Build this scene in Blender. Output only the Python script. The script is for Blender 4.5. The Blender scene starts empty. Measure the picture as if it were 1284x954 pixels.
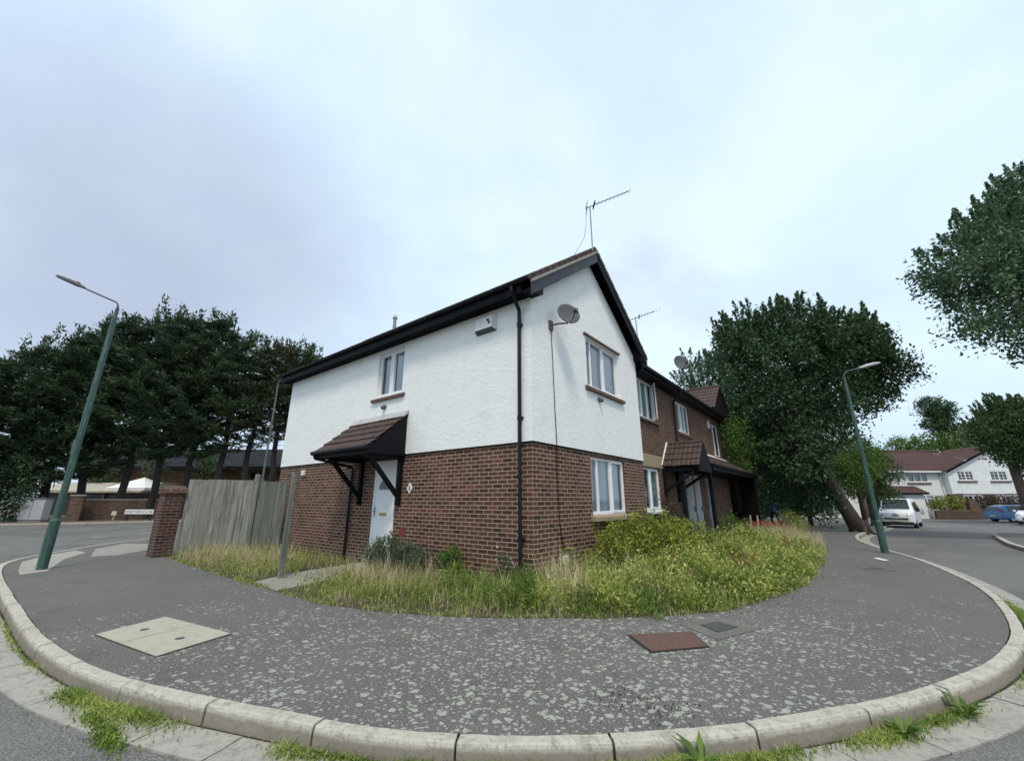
import bpy, bmesh, math, random
import numpy as np
from mathutils import Vector, Matrix
random.seed(7); RNG = np.random.default_rng(11)
scene = bpy.context.scene
COL = scene.collection
R = math.radians
# World frame: corner of the house at the origin, door front along -X (facing -Y), gable front along +Y (facing +X).
YAW = R(38.45); CY, SY = math.cos(YAW), math.sin(YAW)
CAM = (4.196, -5.857, 1.38)
def S(x, y, z=0.0):
    """survey frame (x to the right, y straight ahead of the photographer's spot) -> world"""
    return (CAM[0] + x*CY - y*SY, CAM[1] + x*SY + y*CY, z)
def sstep(a, b, x):
    t = min(1, max(0, (x-a)/(b-a))); return t*t*(3-2*t)
def gz(x, y):
    """the close runs gently downhill beyond the terrace"""
    return -0.45*sstep(15, 40, y)*sstep(-14, -4, x)

# ------------------------------------------------------------------ materials
def newmat(name):
    m = bpy.data.materials.new(name); m.use_nodes = True
    nt = m.node_tree; b = nt.nodes['Principled BSDF']
    return m, nt, b
def N(nt, t, **kw):
    n = nt.nodes.new(t)
    for k, v in kw.items():
        if k in n.inputs: n.inputs[k].default_value = v
        else: setattr(n, k, v)
    return n
def L(nt, a, b): nt.links.new(a, b)
def ramp(nt, fac, stops):
    r = N(nt, 'ShaderNodeValToRGB'); e = r.color_ramp.elements
    e[0].position, e[0].color = stops[0][0], (*stops[0][1], 1)
    e[1].position, e[1].color = stops[-1][0], (*stops[-1][1], 1)
    for p, c in stops[1:-1]:
        x = e.new(p); x.color = (*c, 1)
    L(nt, fac, r.inputs['Fac']); return r.outputs['Color']
def framp(nt, fac, stops): return ramp(nt, fac, [(p, (v, v, v)) for p, v in stops])
def noise(nt, scale, detail=4, rough=.55, vec=None, dist=0):
    n = N(nt, 'ShaderNodeTexNoise'); n.inputs['Scale'].default_value = scale
    n.inputs['Detail'].default_value = detail; n.inputs['Roughness'].default_value = rough
    n.inputs['Distortion'].default_value = dist
    if vec is not None: L(nt, vec, n.inputs['Vector'])
    return n.outputs['Fac']
def objco(nt): return N(nt, 'ShaderNodeNewGeometry').outputs['Position']
def uvco(nt): return N(nt, 'ShaderNodeTexCoord').outputs['UV']
def mapv(nt, vec, scale=(1,1,1), loc=(0,0,0)):
    m = N(nt, 'ShaderNodeMapping'); m.inputs['Scale'].default_value = scale; m.inputs['Location'].default_value = loc
    L(nt, vec, m.inputs['Vector']); return m.outputs['Vector']
def mix(nt, fac, a, b, mode='MIX'):
    m = N(nt, 'ShaderNodeMix'); m.data_type = 'RGBA'; m.blend_type = mode
    for i, v in ((0, fac), (6, a), (7, b)):
        if isinstance(v, (int, float)): m.inputs[i].default_value = v
        elif isinstance(v, tuple): m.inputs[i].default_value = (*v, 1)
        else: L(nt, v, m.inputs[i])
    return m.outputs[2]
def mth(nt, op, a, b=0.0):
    m = N(nt, 'ShaderNodeMath'); m.operation = op
    for i, v in ((0, a), (1, b)):
        if isinstance(v, (int, float)): m.inputs[i].default_value = v
        else: L(nt, v, m.inputs[i])
    return m.outputs[0]
def bump(nt, b, h, strength=.4, dist=.01):
    n = N(nt, 'ShaderNodeBump'); n.inputs['Strength'].default_value = strength; n.inputs['Distance'].default_value = dist
    L(nt, h, n.inputs['Height']); L(nt, n.outputs['Normal'], b.inputs['Normal'])
def simple(name, c1, c2=None, rough=.6, scale=6, metal=0, bmp=0, bscale=40, spec=.5):
    m, nt, b = newmat(name); p = objco(nt)
    c2 = c2 or tuple(x*.75 for x in c1)
    L(nt, ramp(nt, noise(nt, scale, 5, .6, p), [(.3, c1), (.72, c2)]), b.inputs['Base Color'])
    b.inputs['Roughness'].default_value = rough; b.inputs['Metallic'].default_value = metal
    b.inputs['Specular IOR Level'].default_value = spec
    if bmp: bump(nt, b, noise(nt, bscale, 4, .6, p), bmp, .01)
    return m
def N_sepz(nt, p):
    q = N(nt, 'ShaderNodeSeparateXYZ'); L(nt, p, q.inputs[0]); return q.outputs[2]
M = {}
def brickmat(name, c1, c2, mortar, ms=.0065, soot=.5):
    m, nt, b = newmat(name); uv = uvco(nt); p = objco(nt)
    br = N(nt, 'ShaderNodeTexBrick'); L(nt, uv, br.inputs['Vector'])
    for k, v in (('Scale', 1), ('Mortar Size', ms), ('Mortar Smooth', .25), ('Bias', 0), ('Brick Width', .225), ('Row Height', .075)):
        br.inputs[k].default_value = v
    br.inputs['Color1'].default_value = (*c1, 1); br.inputs['Color2'].default_value = (*c2, 1)
    br.inputs['Mortar'].default_value = (*mortar, 1)
    br2 = N(nt, 'ShaderNodeTexBrick'); L(nt, uv, br2.inputs['Vector'])
    for k, v in (('Scale', 1), ('Mortar Size', 0), ('Bias', 0), ('Brick Width', .225), ('Row Height', .075)):
        br2.inputs[k].default_value = v
    br2.inputs['Color1'].default_value = (0,0,0,1); br2.inputs['Color2'].default_value = (1,1,1,1)
    # sandy drag texture on the brick faces
    fine = noise(nt, 60, 5, .7, p); big = noise(nt, 1.1, 4, .6, p)
    c = mix(nt, mth(nt, 'MULTIPLY', fine, .55), br.outputs['Color'], tuple(x*.45 for x in c1), 'MIX')
    c = mix(nt, framp(nt, big, [(.35, 0), (.75, soot*.5)]), c, tuple(x*.5 for x in c1))
    c = mix(nt, framp(nt, br2.outputs['Color'], [(.80, 0), (.84, .75)]), c, tuple(x*.28 for x in c1))
    c = mix(nt, framp(nt, br2.outputs['Color'], [(.10, .5), (.14, 0)]), c, (c1[0]*1.45, c1[1]*1.35, c1[2]*1.2))
    foot_tone = framp(nt, mth(nt, 'ADD', N_sepz(nt, p), mth(nt, 'MULTIPLY', noise(nt, 2.2, 5, .6, p), .9)), [(.5, .55), (.95, 0)])
    c = mix(nt, foot_tone, c, (.045,.04,.032))  # bricks get darker towards the foot of the wall
    mort = mix(nt, framp(nt, noise(nt, 3, 4, .6, p), [(.35, 0), (.7, .7)]), mortar, tuple(x*.55 for x in mortar))
    c = mix(nt, br.outputs['Fac'], c, mort)
    L(nt, c, b.inputs['Base Color']); b.inputs['Roughness'].default_value = .9
    h = mth(nt, 'ADD', mth(nt, 'MULTIPLY', mth(nt, 'SUBTRACT', 1, br.outputs['Fac']), 1.0), mth(nt, 'MULTIPLY', fine, .35))
    bump(nt, b, h, .7, .006)
    return m
M['brick'] = brickmat('dark red brick', (.128,.054,.035), (.066,.031,.022), (.50,.37,.26), .0068)
M['brick_terrace'] = brickmat('brown brick', (.115,.050,.032), (.066,.031,.022), (.30,.21,.14))
M['brick_pier'] = brickmat('pier brick', (.085,.034,.028), (.045,.022,.02), (.27,.20,.15))
M['brick_buff'] = brickmat('buff brick', (.30,.18,.09), (.22,.13,.07), (.3,.25,.18))
M['brick_far'] = brickmat('far brown brick', (.14,.075,.05), (.09,.045,.035), (.2,.16,.12))

def rendermat():
    m, nt, b = newmat('white painted trowelled render'); p = objco(nt)
    drag = noise(nt, 1, 6, .62, mapv(nt, p, (6, 6, 15)), 1.2)
    coarse = noise(nt, 1, 3, .6, mapv(nt, p, (2.2, 2.2, 3.2)), .4)
    streak = noise(nt, 1, 4, .6, mapv(nt, p, (5, 5, .45)))
    c = mix(nt, framp(nt, drag, [(.30, .22), (.5, 0)]), (.86,.86,.84), (.56,.57,.57))
    c = mix(nt, framp(nt, streak, [(.5, 0), (.8, .16)]), c, (.62,.63,.61))
    c = mix(nt, framp(nt, coarse, [(.5, 0), (.75, .35)]), c, (.68,.68,.65))
    L(nt, c, b.inputs['Base Color']); b.inputs['Roughness'].default_value = .85
    bump(nt, b, mth(nt, 'ADD', drag, mth(nt, 'MULTIPLY', coarse, .5)), .62, .02)
    return m
M['render'] = rendermat()
M['render_far'] = simple('far white render', (.80,.81,.80), (.68,.69,.69), .85, 1.5)

def tilemat(name, c1, c2, lichen=.35):
    m, nt, b = newmat(name); p = objco(nt)
    isl = N(nt, 'ShaderNodeNewGeometry').outputs['Random Per Island']
    c = mix(nt, noise(nt, 2.5, 5, .65, p), c1, c2)
    c = mix(nt, mth(nt, 'MULTIPLY', isl, .4), c, tuple(x*.55 for x in c1))
    c = mix(nt, framp(nt, noise(nt, 16, 5, .7, p), [(.58, 0), (.7, lichen)]), c, (.33,.33,.28))
    L(nt, c, b.inputs['Base Color']); b.inputs['Roughness'].default_value = .85
    bump(nt, b, noise(nt, 70, 4, .6, p), .35, .005)
    return m
M['tile'] = tilemat('weathered brown roof tile', (.095,.055,.045), (.05,.034,.03))
M['tile_far'] = tilemat('far red brown tile', (.125,.062,.055), (.082,.044,.042), .1)
M['tile_grey'] = tilemat('grey slate tile', (.16,.17,.17), (.1,.11,.11))
M['black'] = simple('black paint', (.004,.0045,.007), (.009,.010,.013), .6, 5, 0, .15, spec=.15)
M['black_soffit'] = simple('black soffit board', (.004,.004,.005), (.003,.003,.004), .8, spec=.1)
M['pipe'] = simple('black plastic pipe', (.006,.006,.009), (.011,.011,.014), .45, spec=.25)
M['verge'] = simple('black board with grey reflections', (.030,.040,.050), (.010,.012,.016), .6, 7, 0, .3)  # black board, its greyish reflections put into the colour
M['mortar_bed'] = simple('grey mortar', (.33,.31,.28), (.12,.11,.1), .95, 22, 0, .5)
M['upvc'] = simple('white plastic', (.82,.83,.84), (.76,.77,.78), .35, 3)
M['sill'] = simple('brown tile sill', (.16,.095,.07), (.10,.062,.05), .8, 8, 0, .3)
M['sill_stone'] = simple('buff stone sill', (.37,.29,.19), (.27,.21,.14), .85, 6, 0, .3)
M['grey_plastic'] = simple('grey plastic', (.42,.43,.44), (.36,.37,.38), .5)
M['grey_dark'] = simple('dark grey plastic', (.09,.095,.10), (.06,.06,.07), .6)
M['white_plastic'] = simple('white box plastic', (.72,.72,.7), (.6,.6,.58), .45, 9)
M['steel'] = simple('weathered steel', (.30,.31,.32), (.2,.2,.21), .45, 20, .6)
M['brass'] = simple('brass', (.55,.42,.15), (.4,.3,.1), .35, 20, .8)
M['lead'] = simple('lead flashing', (.5,.5,.5), (.32,.33,.34), .6, 5, 0, .4, 8)
M['dishmesh'] = simple('grey dish enamel', (.115,.12,.125), (.09,.095,.10), .7, 12, spec=.2)
M['red'] = simple('red painted vent brick', (.2,.035,.03), (.12,.03,.025), .8)
M['soil'] = simple('dry soil', (.085,.062,.042), (.05,.036,.024), .95, 8, 0, .6, 20)
M['rust'] = None

def curtainmat(name, col, col2):
    m, nt, b = newmat(name); p = objco(nt)
    lace = noise(nt, 24, 4, .7, p)
    L(nt, mix(nt, framp(nt, lace, [(.4, 0), (.65, 1)]), col, col2), b.inputs['Base Color'])
    b.inputs['Roughness'].default_value = .9
    return m
M['curtain'] = curtainmat('pale blue net curtain', (.74,.80,.90), (.95,.96,.97))
M['curtain_green'] = curtainmat('grey green curtain', (.42,.54,.52), (.58,.68,.66))
def glassmat():
    m, nt, b = newmat('window glass'); nt.nodes.remove(b)
    out = nt.nodes['Material Output']
    tr = N(nt, 'ShaderNodeBsdfTransparent'); tr.inputs['Color'].default_value = (.82,.86,.87,1)
    gl = N(nt, 'ShaderNodeBsdfGlossy'); gl.inputs['Roughness'].default_value = .03
    fr = N(nt, 'ShaderNodeFresnel'); fr.inputs['IOR'].default_value = 1.5
    mx = N(nt, 'ShaderNodeMixShader')
    L(nt, mth(nt, 'ADD', mth(nt, 'MULTIPLY', fr.outputs[0], .9), .05), mx.inputs[0]); L(nt, tr.outputs[0], mx.inputs[1]); L(nt, gl.outputs[0], mx.inputs[2])
    L(nt, mx.outputs[0], out.inputs['Surface']); return m
M['glass'] = glassmat()
M['dark_glass'] = simple('dark car glass', (.012,.014,.016), (.02,.022,.024), .08, spec=.6)
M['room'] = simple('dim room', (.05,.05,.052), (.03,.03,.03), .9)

def woodmat(name, c1, c2, c3):
    m, nt, b = newmat(name); p = objco(nt); isl = N(nt, 'ShaderNodeNewGeometry').outputs['Random Per Island']
    cmb = N(nt, 'ShaderNodeVectorMath'); cmb.operation = 'ADD'
    L(nt, mapv(nt, p, (26, 26, .9)), cmb.inputs[0])
    sc = N(nt, 'ShaderNodeCombineXYZ'); L(nt, mth(nt, 'MULTIPLY', isl, 37), sc.inputs[0]); L(nt, mth(nt, 'MULTIPLY', isl, 11), sc.inputs[2]); L(nt, sc.outputs[0], cmb.inputs[1])
    g = noise(nt, 1, 6, .65, cmb.outputs[0], .8)
    blot = noise(nt, 1, 5, .7, mapv(nt, p, (5, 5, 1.6)))
    c = ramp(nt, g, [(.32, c2), (.55, c1), (.75, c3)])
    c = mix(nt, framp(nt, blot, [(.5, 0), (.68, .7)]), c, c2)
    c = mix(nt, mth(nt, 'MULTIPLY', isl, .45), c, tuple(x*.6 for x in c1))
    L(nt, c, b.inputs['Base Color']); b.inputs['Roughness'].default_value = .9
    bump(nt, b, g, .7, .006); return m
M['wood'] = woodmat('silvered fence timber', (.30,.30,.265), (.085,.085,.075), (.50,.49,.43))
M['wood_dark'] = woodmat('dark grey fence timber', (.17,.18,.16), (.06,.065,.057), (.26,.27,.245))
M['wood_far'] = woodmat('far brown timber', (.17,.14,.11), (.09,.07,.055), (.25,.21,.17))
def polemat():
    m, nt, b = newmat('flaking green paint'); p = objco(nt)
    n = noise(nt, 1, 6, .7, mapv(nt, p, (22, 22, 2.2)))
    c = ramp(nt, n, [(.3, (.020,.055,.045)), (.55, (.035,.085,.068)), (.72, (.16,.22,.18))])
    L(nt, c, b.inputs['Base Color']); b.inputs['Roughness'].default_value = .5
    return m
M['pole'] = polemat()
M['pole_grey'] = simple('grey green column', (.12,.15,.135), (.07,.09,.08), .6, 12)
M['bark'] = simple('brown bark', (.085,.066,.050), (.040,.032,.026), .95, 9, 0, .9, 22)
M['bark_dark'] = simple('dark bark', (.035,.028,.023), (.02,.016,.014), .95, 9, 0, .8, 12)

def leafmat(name, cols, trans=.3, sc=.35):
    m, nt, b = newmat(name); p = objco(nt); out = nt.nodes['Material Output']
    isl = N(nt, 'ShaderNodeNewGeometry').outputs['Random Per Island']
    f = mth(nt, 'ADD', mth(nt, 'MULTIPLY', noise(nt, sc, 3, .6, p), .6), mth(nt, 'MULTIPLY', isl, .4))
    c = ramp(nt, f, [(.25 + .5*i/(len(cols)-1), cc) for i, cc in enumerate(cols)])
    L(nt, c, b.inputs['Base Color']); b.inputs['Roughness'].default_value = .65; b.inputs['Specular IOR Level'].default_value = .25
    t = N(nt, 'ShaderNodeBsdfTranslucent'); L(nt, c, t.inputs['Color'])
    mx = N(nt, 'ShaderNodeMixShader'); mx.inputs[0].default_value = trans
    L(nt, b.outputs[0], mx.inputs[1]); L(nt, t.outputs[0], mx.inputs[2]); L(nt, mx.outputs[0], out.inputs['Surface'])
    return m
M['leaf_dark'] = leafmat('dark broad leaf', [(.018,.046,.022), (.046,.10,.040), (.13,.19,.08)])
M['leaf_ash'] = leafmat('blue green leaf', [(.026,.066,.034), (.075,.145,.070), (.19,.28,.15)])
M['leaf_lime'] = leafmat('fresh green leaf', [(.05,.10,.02), (.09,.17,.03), (.17,.24,.05)])
M['leaf_gold'] = leafmat('yellow green leaf', [(.06,.10,.02), (.20,.24,.035), (.46,.46,.08)], .3, 3)
M['leaf_mid'] = leafmat('mid green leaf', [(.03,.06,.02), (.055,.10,.03), (.10,.16,.05)], .3, 2)
M['leaf_sage'] = leafmat('grey green leaf', [(.045,.07,.04), (.09,.125,.075), (.15,.18,.11)], .25, 3)
M['leaf_brown'] = leafmat('browned conifer leaf', [(.035,.03,.022), (.07,.055,.04), (.11,.085,.06)], .2, 3)
M['cypress'] = leafmat('cypress spray', [(.018,.045,.028), (.045,.088,.042), (.12,.155,.062)], .15, .3)
M['cypress_olive'] = leafmat('olive cypress spray', [(.03,.036,.02), (.06,.07,.03), (.11,.10,.045)], .15, .5)
M['grass_green'] = leafmat('green grass blade', [(.035,.075,.012), (.20,.30,.05), (.56,.58,.18)], .4, 1.2)
M['grass_straw'] = leafmat('dry grass stem', [(.32,.26,.13), (.58,.49,.29), (.80,.71,.48)], .3, 1.5)
M['petal_yellow'] = leafmat('yellow petal', [(.55,.52,.10), (.68,.64,.22), (.75,.72,.4)], .3, 3)
M['petal_red'] = leafmat('red petal', [(.4,.01,.02), (.6,.02,.03), (.65,.05,.06)], .3, 3)
M['petal_rust'] = leafmat('rust seed', [(.16,.07,.03), (.26,.12,.05), (.36,.2,.1)], .2, 3)
M['petal_white'] = leafmat('white petal', [(.7,.7,.6), (.75,.72,.66), (.8,.8,.76)], .3, 3)
M['weed_leaf'] = leafmat('pale yellow green weed leaf', [(.035,.07,.012), (.25,.33,.06), (.70,.68,.22)], .4, 1.6)
M['moss'] = leafmat('moss', [(.08,.13,.02), (.14,.21,.03), (.22,.30,.05)], .2, 5)

def asphalt(name, base, spots=False, light=1.0):
    m, nt, b = newmat(name); p = objco(nt)
    agg = noise(nt, 70, 3, .85, p); agg2 = noise(nt, 28, 5, .7, p); big = noise(nt, .55, 5, .6, p)
    c = ramp(nt, agg, [(.36, tuple(x*.3 for x in base)), (.5, base), (.62, tuple(min(1, x*2.3) for x in base))])
    c = mix(nt, framp(nt, agg2, [(.35, .35), (.6, 0)]), c, tuple(x*.55 for x in base))
    c = mix(nt, framp(nt, big, [(.35, 0), (.7, .4)]), c, tuple(x*1.5 for x in base))
    h = agg
    if not spots:
        pt = noise(nt, .35, 2, .4, p); c = mix(nt, framp(nt, pt, [(.50, 0), (.53, .35)]), c, tuple(x*.6 for x in base))
        st = noise(nt, 1.7, 6, .75, p); c = mix(nt, framp(nt, st, [(.56, 0), (.7, .4)]), c, tuple(x*.45 for x in base))
    if spots:
        st = noise(nt, 1.3, 6, .75, p); c = mix(nt, framp(nt, st, [(.55, 0), (.7, .45)]), c, tuple(x*.5 for x in base))
        flat = mapv(nt, p, (1, 1, 0))
        warp = N(nt, 'ShaderNodeTexNoise'); warp.inputs['Scale'].default_value = 24; warp.inputs['Detail'].default_value = 4; L(nt, flat, warp.inputs['Vector'])
        wm = N(nt, 'ShaderNodeVectorMath'); wm.operation = 'MULTIPLY_ADD'
        L(nt, warp.outputs['Color'], wm.inputs[0]); wm.inputs[1].default_value = (.06, .06, 0); L(nt, flat, wm.inputs[2])
        dens = noise(nt, .9, 4, .6, flat)
        # more lichen where nobody walks, in front of the garden corner
        vd = N(nt, 'ShaderNodeVectorMath'); vd.operation = 'DISTANCE'; L(nt, flat, vd.inputs[0]); vd.inputs[1].default_value = (2.0, -2.4, 0)
        near = framp(nt, mth(nt, 'DIVIDE', vd.outputs['Value'], 10), [(.08, 1), (.28, .66), (.42, .30), (.75, 0)])
        lic = None
        for sc, rmax, th in ((8.5, .30, .58), (14.0, .33, .52), (23.0, .36, .44), (5.5, .20, .74)):
            v = N(nt, 'ShaderNodeTexVoronoi'); v.voronoi_dimensions = '2D'; v.inputs['Scale'].default_value = sc; v.inputs['Randomness'].default_value = 1
            L(nt, wm.outputs[0], v.inputs['Vector'])
            sep = N(nt, 'ShaderNodeSeparateColor'); L(nt, v.outputs['Color'], sep.inputs[0])
            rad = mth(nt, 'MULTIPLY', mth(nt, 'POWER', sep.outputs[0], 1.3), rmax)
            keep = mth(nt, 'GREATER_THAN', mth(nt, 'ADD', mth(nt, 'MULTIPLY', near, .75), mth(nt, 'MULTIPLY', dens, 1.5)), mth(nt, 'ADD', mth(nt, 'MULTIPLY', sep.outputs[1], .85), th*.6+.52))
            d = mth(nt, 'SUBTRACT', rad, v.outputs['Distance'])
            s = mth(nt, 'MULTIPLY', framp(nt, mth(nt, 'MULTIPLY', d, 12), [(.0, 0), (.55, .9), (.9, .85), (1, .7)]), keep)
            lic = s if lic is None else mth(nt, 'MAXIMUM', lic, s)
        lic = mth(nt, 'MULTIPLY', lic, framp(nt, agg2, [(.3, .25), (.55, .95)]))
        c = mix(nt, mth(nt, 'MULTIPLY', lic, .85), c, (.50,.50,.43))
        # hairline cracks
        cr = N(nt, 'ShaderNodeTexVoronoi'); cr.feature = 'DISTANCE_TO_EDGE'; cr.inputs['Scale'].default_value = .33; L(nt, wm.outputs[0], cr.inputs['Vector'])
        crk = mth(nt, 'MULTIPLY', framp(nt, cr.outputs['Distance'], [(.0, .45), (.002, .35), (.004, 0)]), framp(nt, dens, [(.46, 0), (.58, 1)]))
        c = mix(nt, crk, c, (.012,.012,.012))
    L(nt, c, b.inputs['Base Color']); b.inputs['Roughness'].default_value = .92
    bump(nt, b, h, .55, .006)
    return m
M['pavement'] = asphalt('pavement asphalt with lichen', (.104,.10,.092), True)
M['road'] = asphalt('road asphalt', (.125,.121,.114))
M['patch'] = asphalt('asphalt patch', (.135,.127,.112))
def concrete(name, c1, c2, dark=.5, bs=.4, dirt=False):
    m, nt, b = newmat(name); p = objco(nt)
    f1 = noise(nt, 2.2, 6, .65, p); f2 = noise(nt, 34, 5, .75, p); f3 = noise(nt, 9, 6, .75, p, .5)
    isl = N(nt, 'ShaderNodeNewGeometry').outputs['Random Per Island']
    c = mix(nt, f1, c1, c2)
    c = mix(nt, framp(nt, f2, [(.52, 0), (.72, dark)]), c, tuple(x*.35 for x in c2))
    c = mix(nt, framp(nt, f3, [(.5, 0), (.68, dark)]), c, tuple(x*.5 for x in c2))
    c = mix(nt, mth(nt, 'MULTIPLY', isl, .35), c, tuple(x*.6 for x in c1))
    if dirt:   # road splash dirt low on the stones, with the face's shade painted in
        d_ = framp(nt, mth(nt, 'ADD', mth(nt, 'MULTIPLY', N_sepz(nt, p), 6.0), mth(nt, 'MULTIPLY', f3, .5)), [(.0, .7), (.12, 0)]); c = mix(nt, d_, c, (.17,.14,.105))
    L(nt, c, b.inputs['Base Color']); b.inputs['Roughness'].default_value = .9
    bump(nt, b, mth(nt, 'ADD', f2, f3), bs, .006); return m
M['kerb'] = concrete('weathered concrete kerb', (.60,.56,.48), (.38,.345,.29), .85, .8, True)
M['channel'] = concrete('weathered channel slab', (.45,.425,.37), (.29,.27,.235), .8, .7)
M['slab'] = concrete('pale concrete', (.50,.465,.375), (.38,.35,.28), .5)
M['path'] = concrete('concrete path', (.33,.31,.27), (.24,.23,.2), .45)
M['joint'] = simple('dirt joint', (.035,.03,.025), (.02,.018,.015), .95)
def rustmat():
    m, nt, b = newmat('rusty iron cover'); p = objco(nt); uv = uvco(nt)
    ch = N(nt, 'ShaderNodeTexChecker'); ch.inputs['Scale'].default_value = 44; L(nt, uv, ch.inputs['Vector'])
    c = ramp(nt, noise(nt, 14, 5, .7, p), [(.3, (.16,.075,.05)), (.55, (.105,.062,.047)), (.75, (.075,.055,.046))])
    L(nt, c, b.inputs['Base Color']); b.inputs['Roughness'].default_value = .85
    bump(nt, b, mth(nt, 'ADD', mth(nt, 'MULTIPLY', ch.outputs['Fac'], .7), noise(nt, 60, 3, .6, p)), .6, .006); return m
M['rust'] = rustmat()
M['iron'] = simple('grey iron cover', (.10,.10,.10), (.06,.06,.06), .7, 20, .3, .4)
M['verge_dirt'] = simple('brown verge', (.16,.11,.07), (.08,.055,.035), .95, 2.5, 0, .5, 8)
M['ground'] = simple('far ground', (.07,.09,.04), (.05,.06,.03), .95, .3)
M['white_paint'] = simple('worn road paint', (.55,.55,.53), (.3,.3,.3), .8, 12)
M['sign_white'] = simple('white enamel', (.78,.78,.76), (.7,.7,.68), .5)
M['letter_black'] = simple('black lettering', (.02,.02,.02), (.03,.03,.03), .6)
M['canvas'] = simple('white canvas', (.8,.8,.8), (.72,.72,.73), .8)
M['car_white'] = simple('white car paint', (.78,.79,.80), (.74,.75,.76), .25, 1)
M['car_blue'] = simple('light blue car paint', (.085,.20,.40), (.075,.18,.37), .22, 1)
M['tyre'] = simple('tyre rubber', (.02,.02,.02), (.03,.03,.03), .85)
M['alloy'] = simple('alloy rim', (.45,.45,.47), (.38,.38,.4), .35, 4, .6)
M['trim'] = simple('black trim', (.015,.015,.015), (.022,.022,.022), .5)
M['plate'] = simple('pale plate', (.55,.52,.35), (.5,.47,.32), .5)
M['light_red'] = simple('red lamp lens', (.32,.02,.03), (.22,.015,.02), .25)
M['light_clear'] = simple('clear lamp lens', (.55,.57,.6), (.4,.42,.45), .15)
M['skin'] = simple('brown skin', (.11,.06,.04), (.09,.05,.035), .6)
M['hair'] = simple('black hair', (.012,.011,.01), (.01,.01,.01), .7)
M['shirt_blue'] = simple('blue shirt cloth', (.05,.13,.42), (.035,.10,.34), .85)
M['cloth_white'] = simple('white cloth', (.7,.73,.78), (.6,.63,.7), .85)
M['trouser'] = simple('dark trouser cloth', (.015,.016,.022), (.01,.01,.014), .9)
M['bin_green'] = simple('green bin plastic', (.02,.09,.05), (.015,.07,.04), .5)
M['green_mesh'] = simple('dull green mesh', (.03,.06,.045), (.02,.045,.032), .7)

# ------------------------------------------------------------------ mesh building
class MB:
    def __init__(s): s.v = []; s.f = []
    def add(s, vs, fs):
        n = len(s.v); s.v += [tuple(v) for v in vs]; s.f += [tuple(i+n for i in f) for f in fs]; return s
    def box(s, x0, x1, y0, y1, z0, z1):
        vs = [(x, y, z) for z in (z0, z1) for y in (y0, y1) for x in (x0, x1)]
        return s.add(vs, [(0,2,3,1),(4,5,7,6),(0,1,5,4),(2,6,7,3),(0,4,6,2),(1,3,7,5)])
    def obox(s, c, ax, ay, az):
        c, ax, ay, az = map(Vector, (c, ax, ay, az))
        vs = [c + ax*i + ay*j + az*k for k in (-1, 1) for j in (-1, 1) for i in (-1, 1)]
        return s.add(vs, [(0,2,3,1),(4,5,7,6),(0,1,5,4),(2,6,7,3),(0,4,6,2),(1,3,7,5)])
    def beam(s, a, b, w, h=None):
        a, b = Vector(a), Vector(b); d = (b-a); h = h or w
        up = Vector((0,0,1)) if abs(d.normalized().z) < .95 else Vector((1,0,0))
        x = d.cross(up).normalized(); y = x.cross(d).normalized()
        return s.obox((a+b)/2, x*w/2, y*h/2, d/2)
    def tube(s, pts, rad, n=8, cap=True):
        pts = [Vector(p) for p in pts]
        rad = rad if isinstance(rad, (list, tuple)) else [rad]*len(pts)
        rings = []; prev = None
        for i, p in enumerate(pts):
            d = (pts[min(i+1, len(pts)-1)] - pts[max(i-1, 0)]).normalized()
            if prev is None:
                u = Vector((0,0,1)) if abs(d.z) < .9 else Vector((1,0,0)); x = d.cross(u).normalized()
            else: x = (prev - d*prev.dot(d)).normalized()
            prev = x; y = d.cross(x)
            rings.append([p + (x*math.cos(2*math.pi*k/n) + y*math.sin(2*math.pi*k/n))*rad[i] for k in range(n)])
        vs = [v for r in rings for v in r]; fs = []
        for i in range(len(pts)-1):
            for k in range(n):
                a = i*n+k; b = i*n+(k+1) % n; fs.append((a, b, b+n, a+n))
        if cap: fs += [tuple(range(n))[::-1], tuple(range((len(pts)-1)*n, len(pts)*n))]
        return s.add(vs, fs)
    def cyl(s, a, b, r0, r1=None, n=16): return s.tube([a, b], [r0, r0 if r1 is None else r1], n)
    def poly(s, pts): return s.add(pts, [tuple(range(len(pts)))])
    def prism(s, pts, off):
        n = len(pts); off = Vector(off); vs = [Vector(p) for p in pts] + [Vector(p)+off for p in pts]
        return s.add(vs, [tuple(range(n))[::-1], tuple(range(n, 2*n))] + [(i, (i+1) % n, (i+1) % n + n, i+n) for i in range(n)])
    def sphere(s, c, rx, ry=None, rz=None, nu=12, nv=8):
        ry = ry or rx; rz = rz or rx; vs = []; fs = []
        for j in range(nv+1):
            t = math.pi*j/nv
            for i in range(nu):
                p = 2*math.pi*i/nu; vs.append((c[0]+rx*math.sin(t)*math.cos(p), c[1]+ry*math.sin(t)*math.sin(p), c[2]+rz*math.cos(t)))
        for j in range(nv):
            for i in range(nu):
                a = j*nu+i; b = j*nu+(i+1) % nu; fs.append((a, a+nu, b+nu, b))
        return s.add(vs, fs)
    def build(s, name, mat, parent=None, local=False, smooth=False, bevel=0, label=None, merge=False):
        me = bpy.data.meshes.new(name); me.from_pydata(s.v, [], s.f)
        o = bpy.data.objects.new(name, me); COL.objects.link(o)
        finish(o, mat, parent, local, smooth, bevel, label, merge); return o
def rootof(o):
    while o.parent: o = o.parent
    return o
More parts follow.
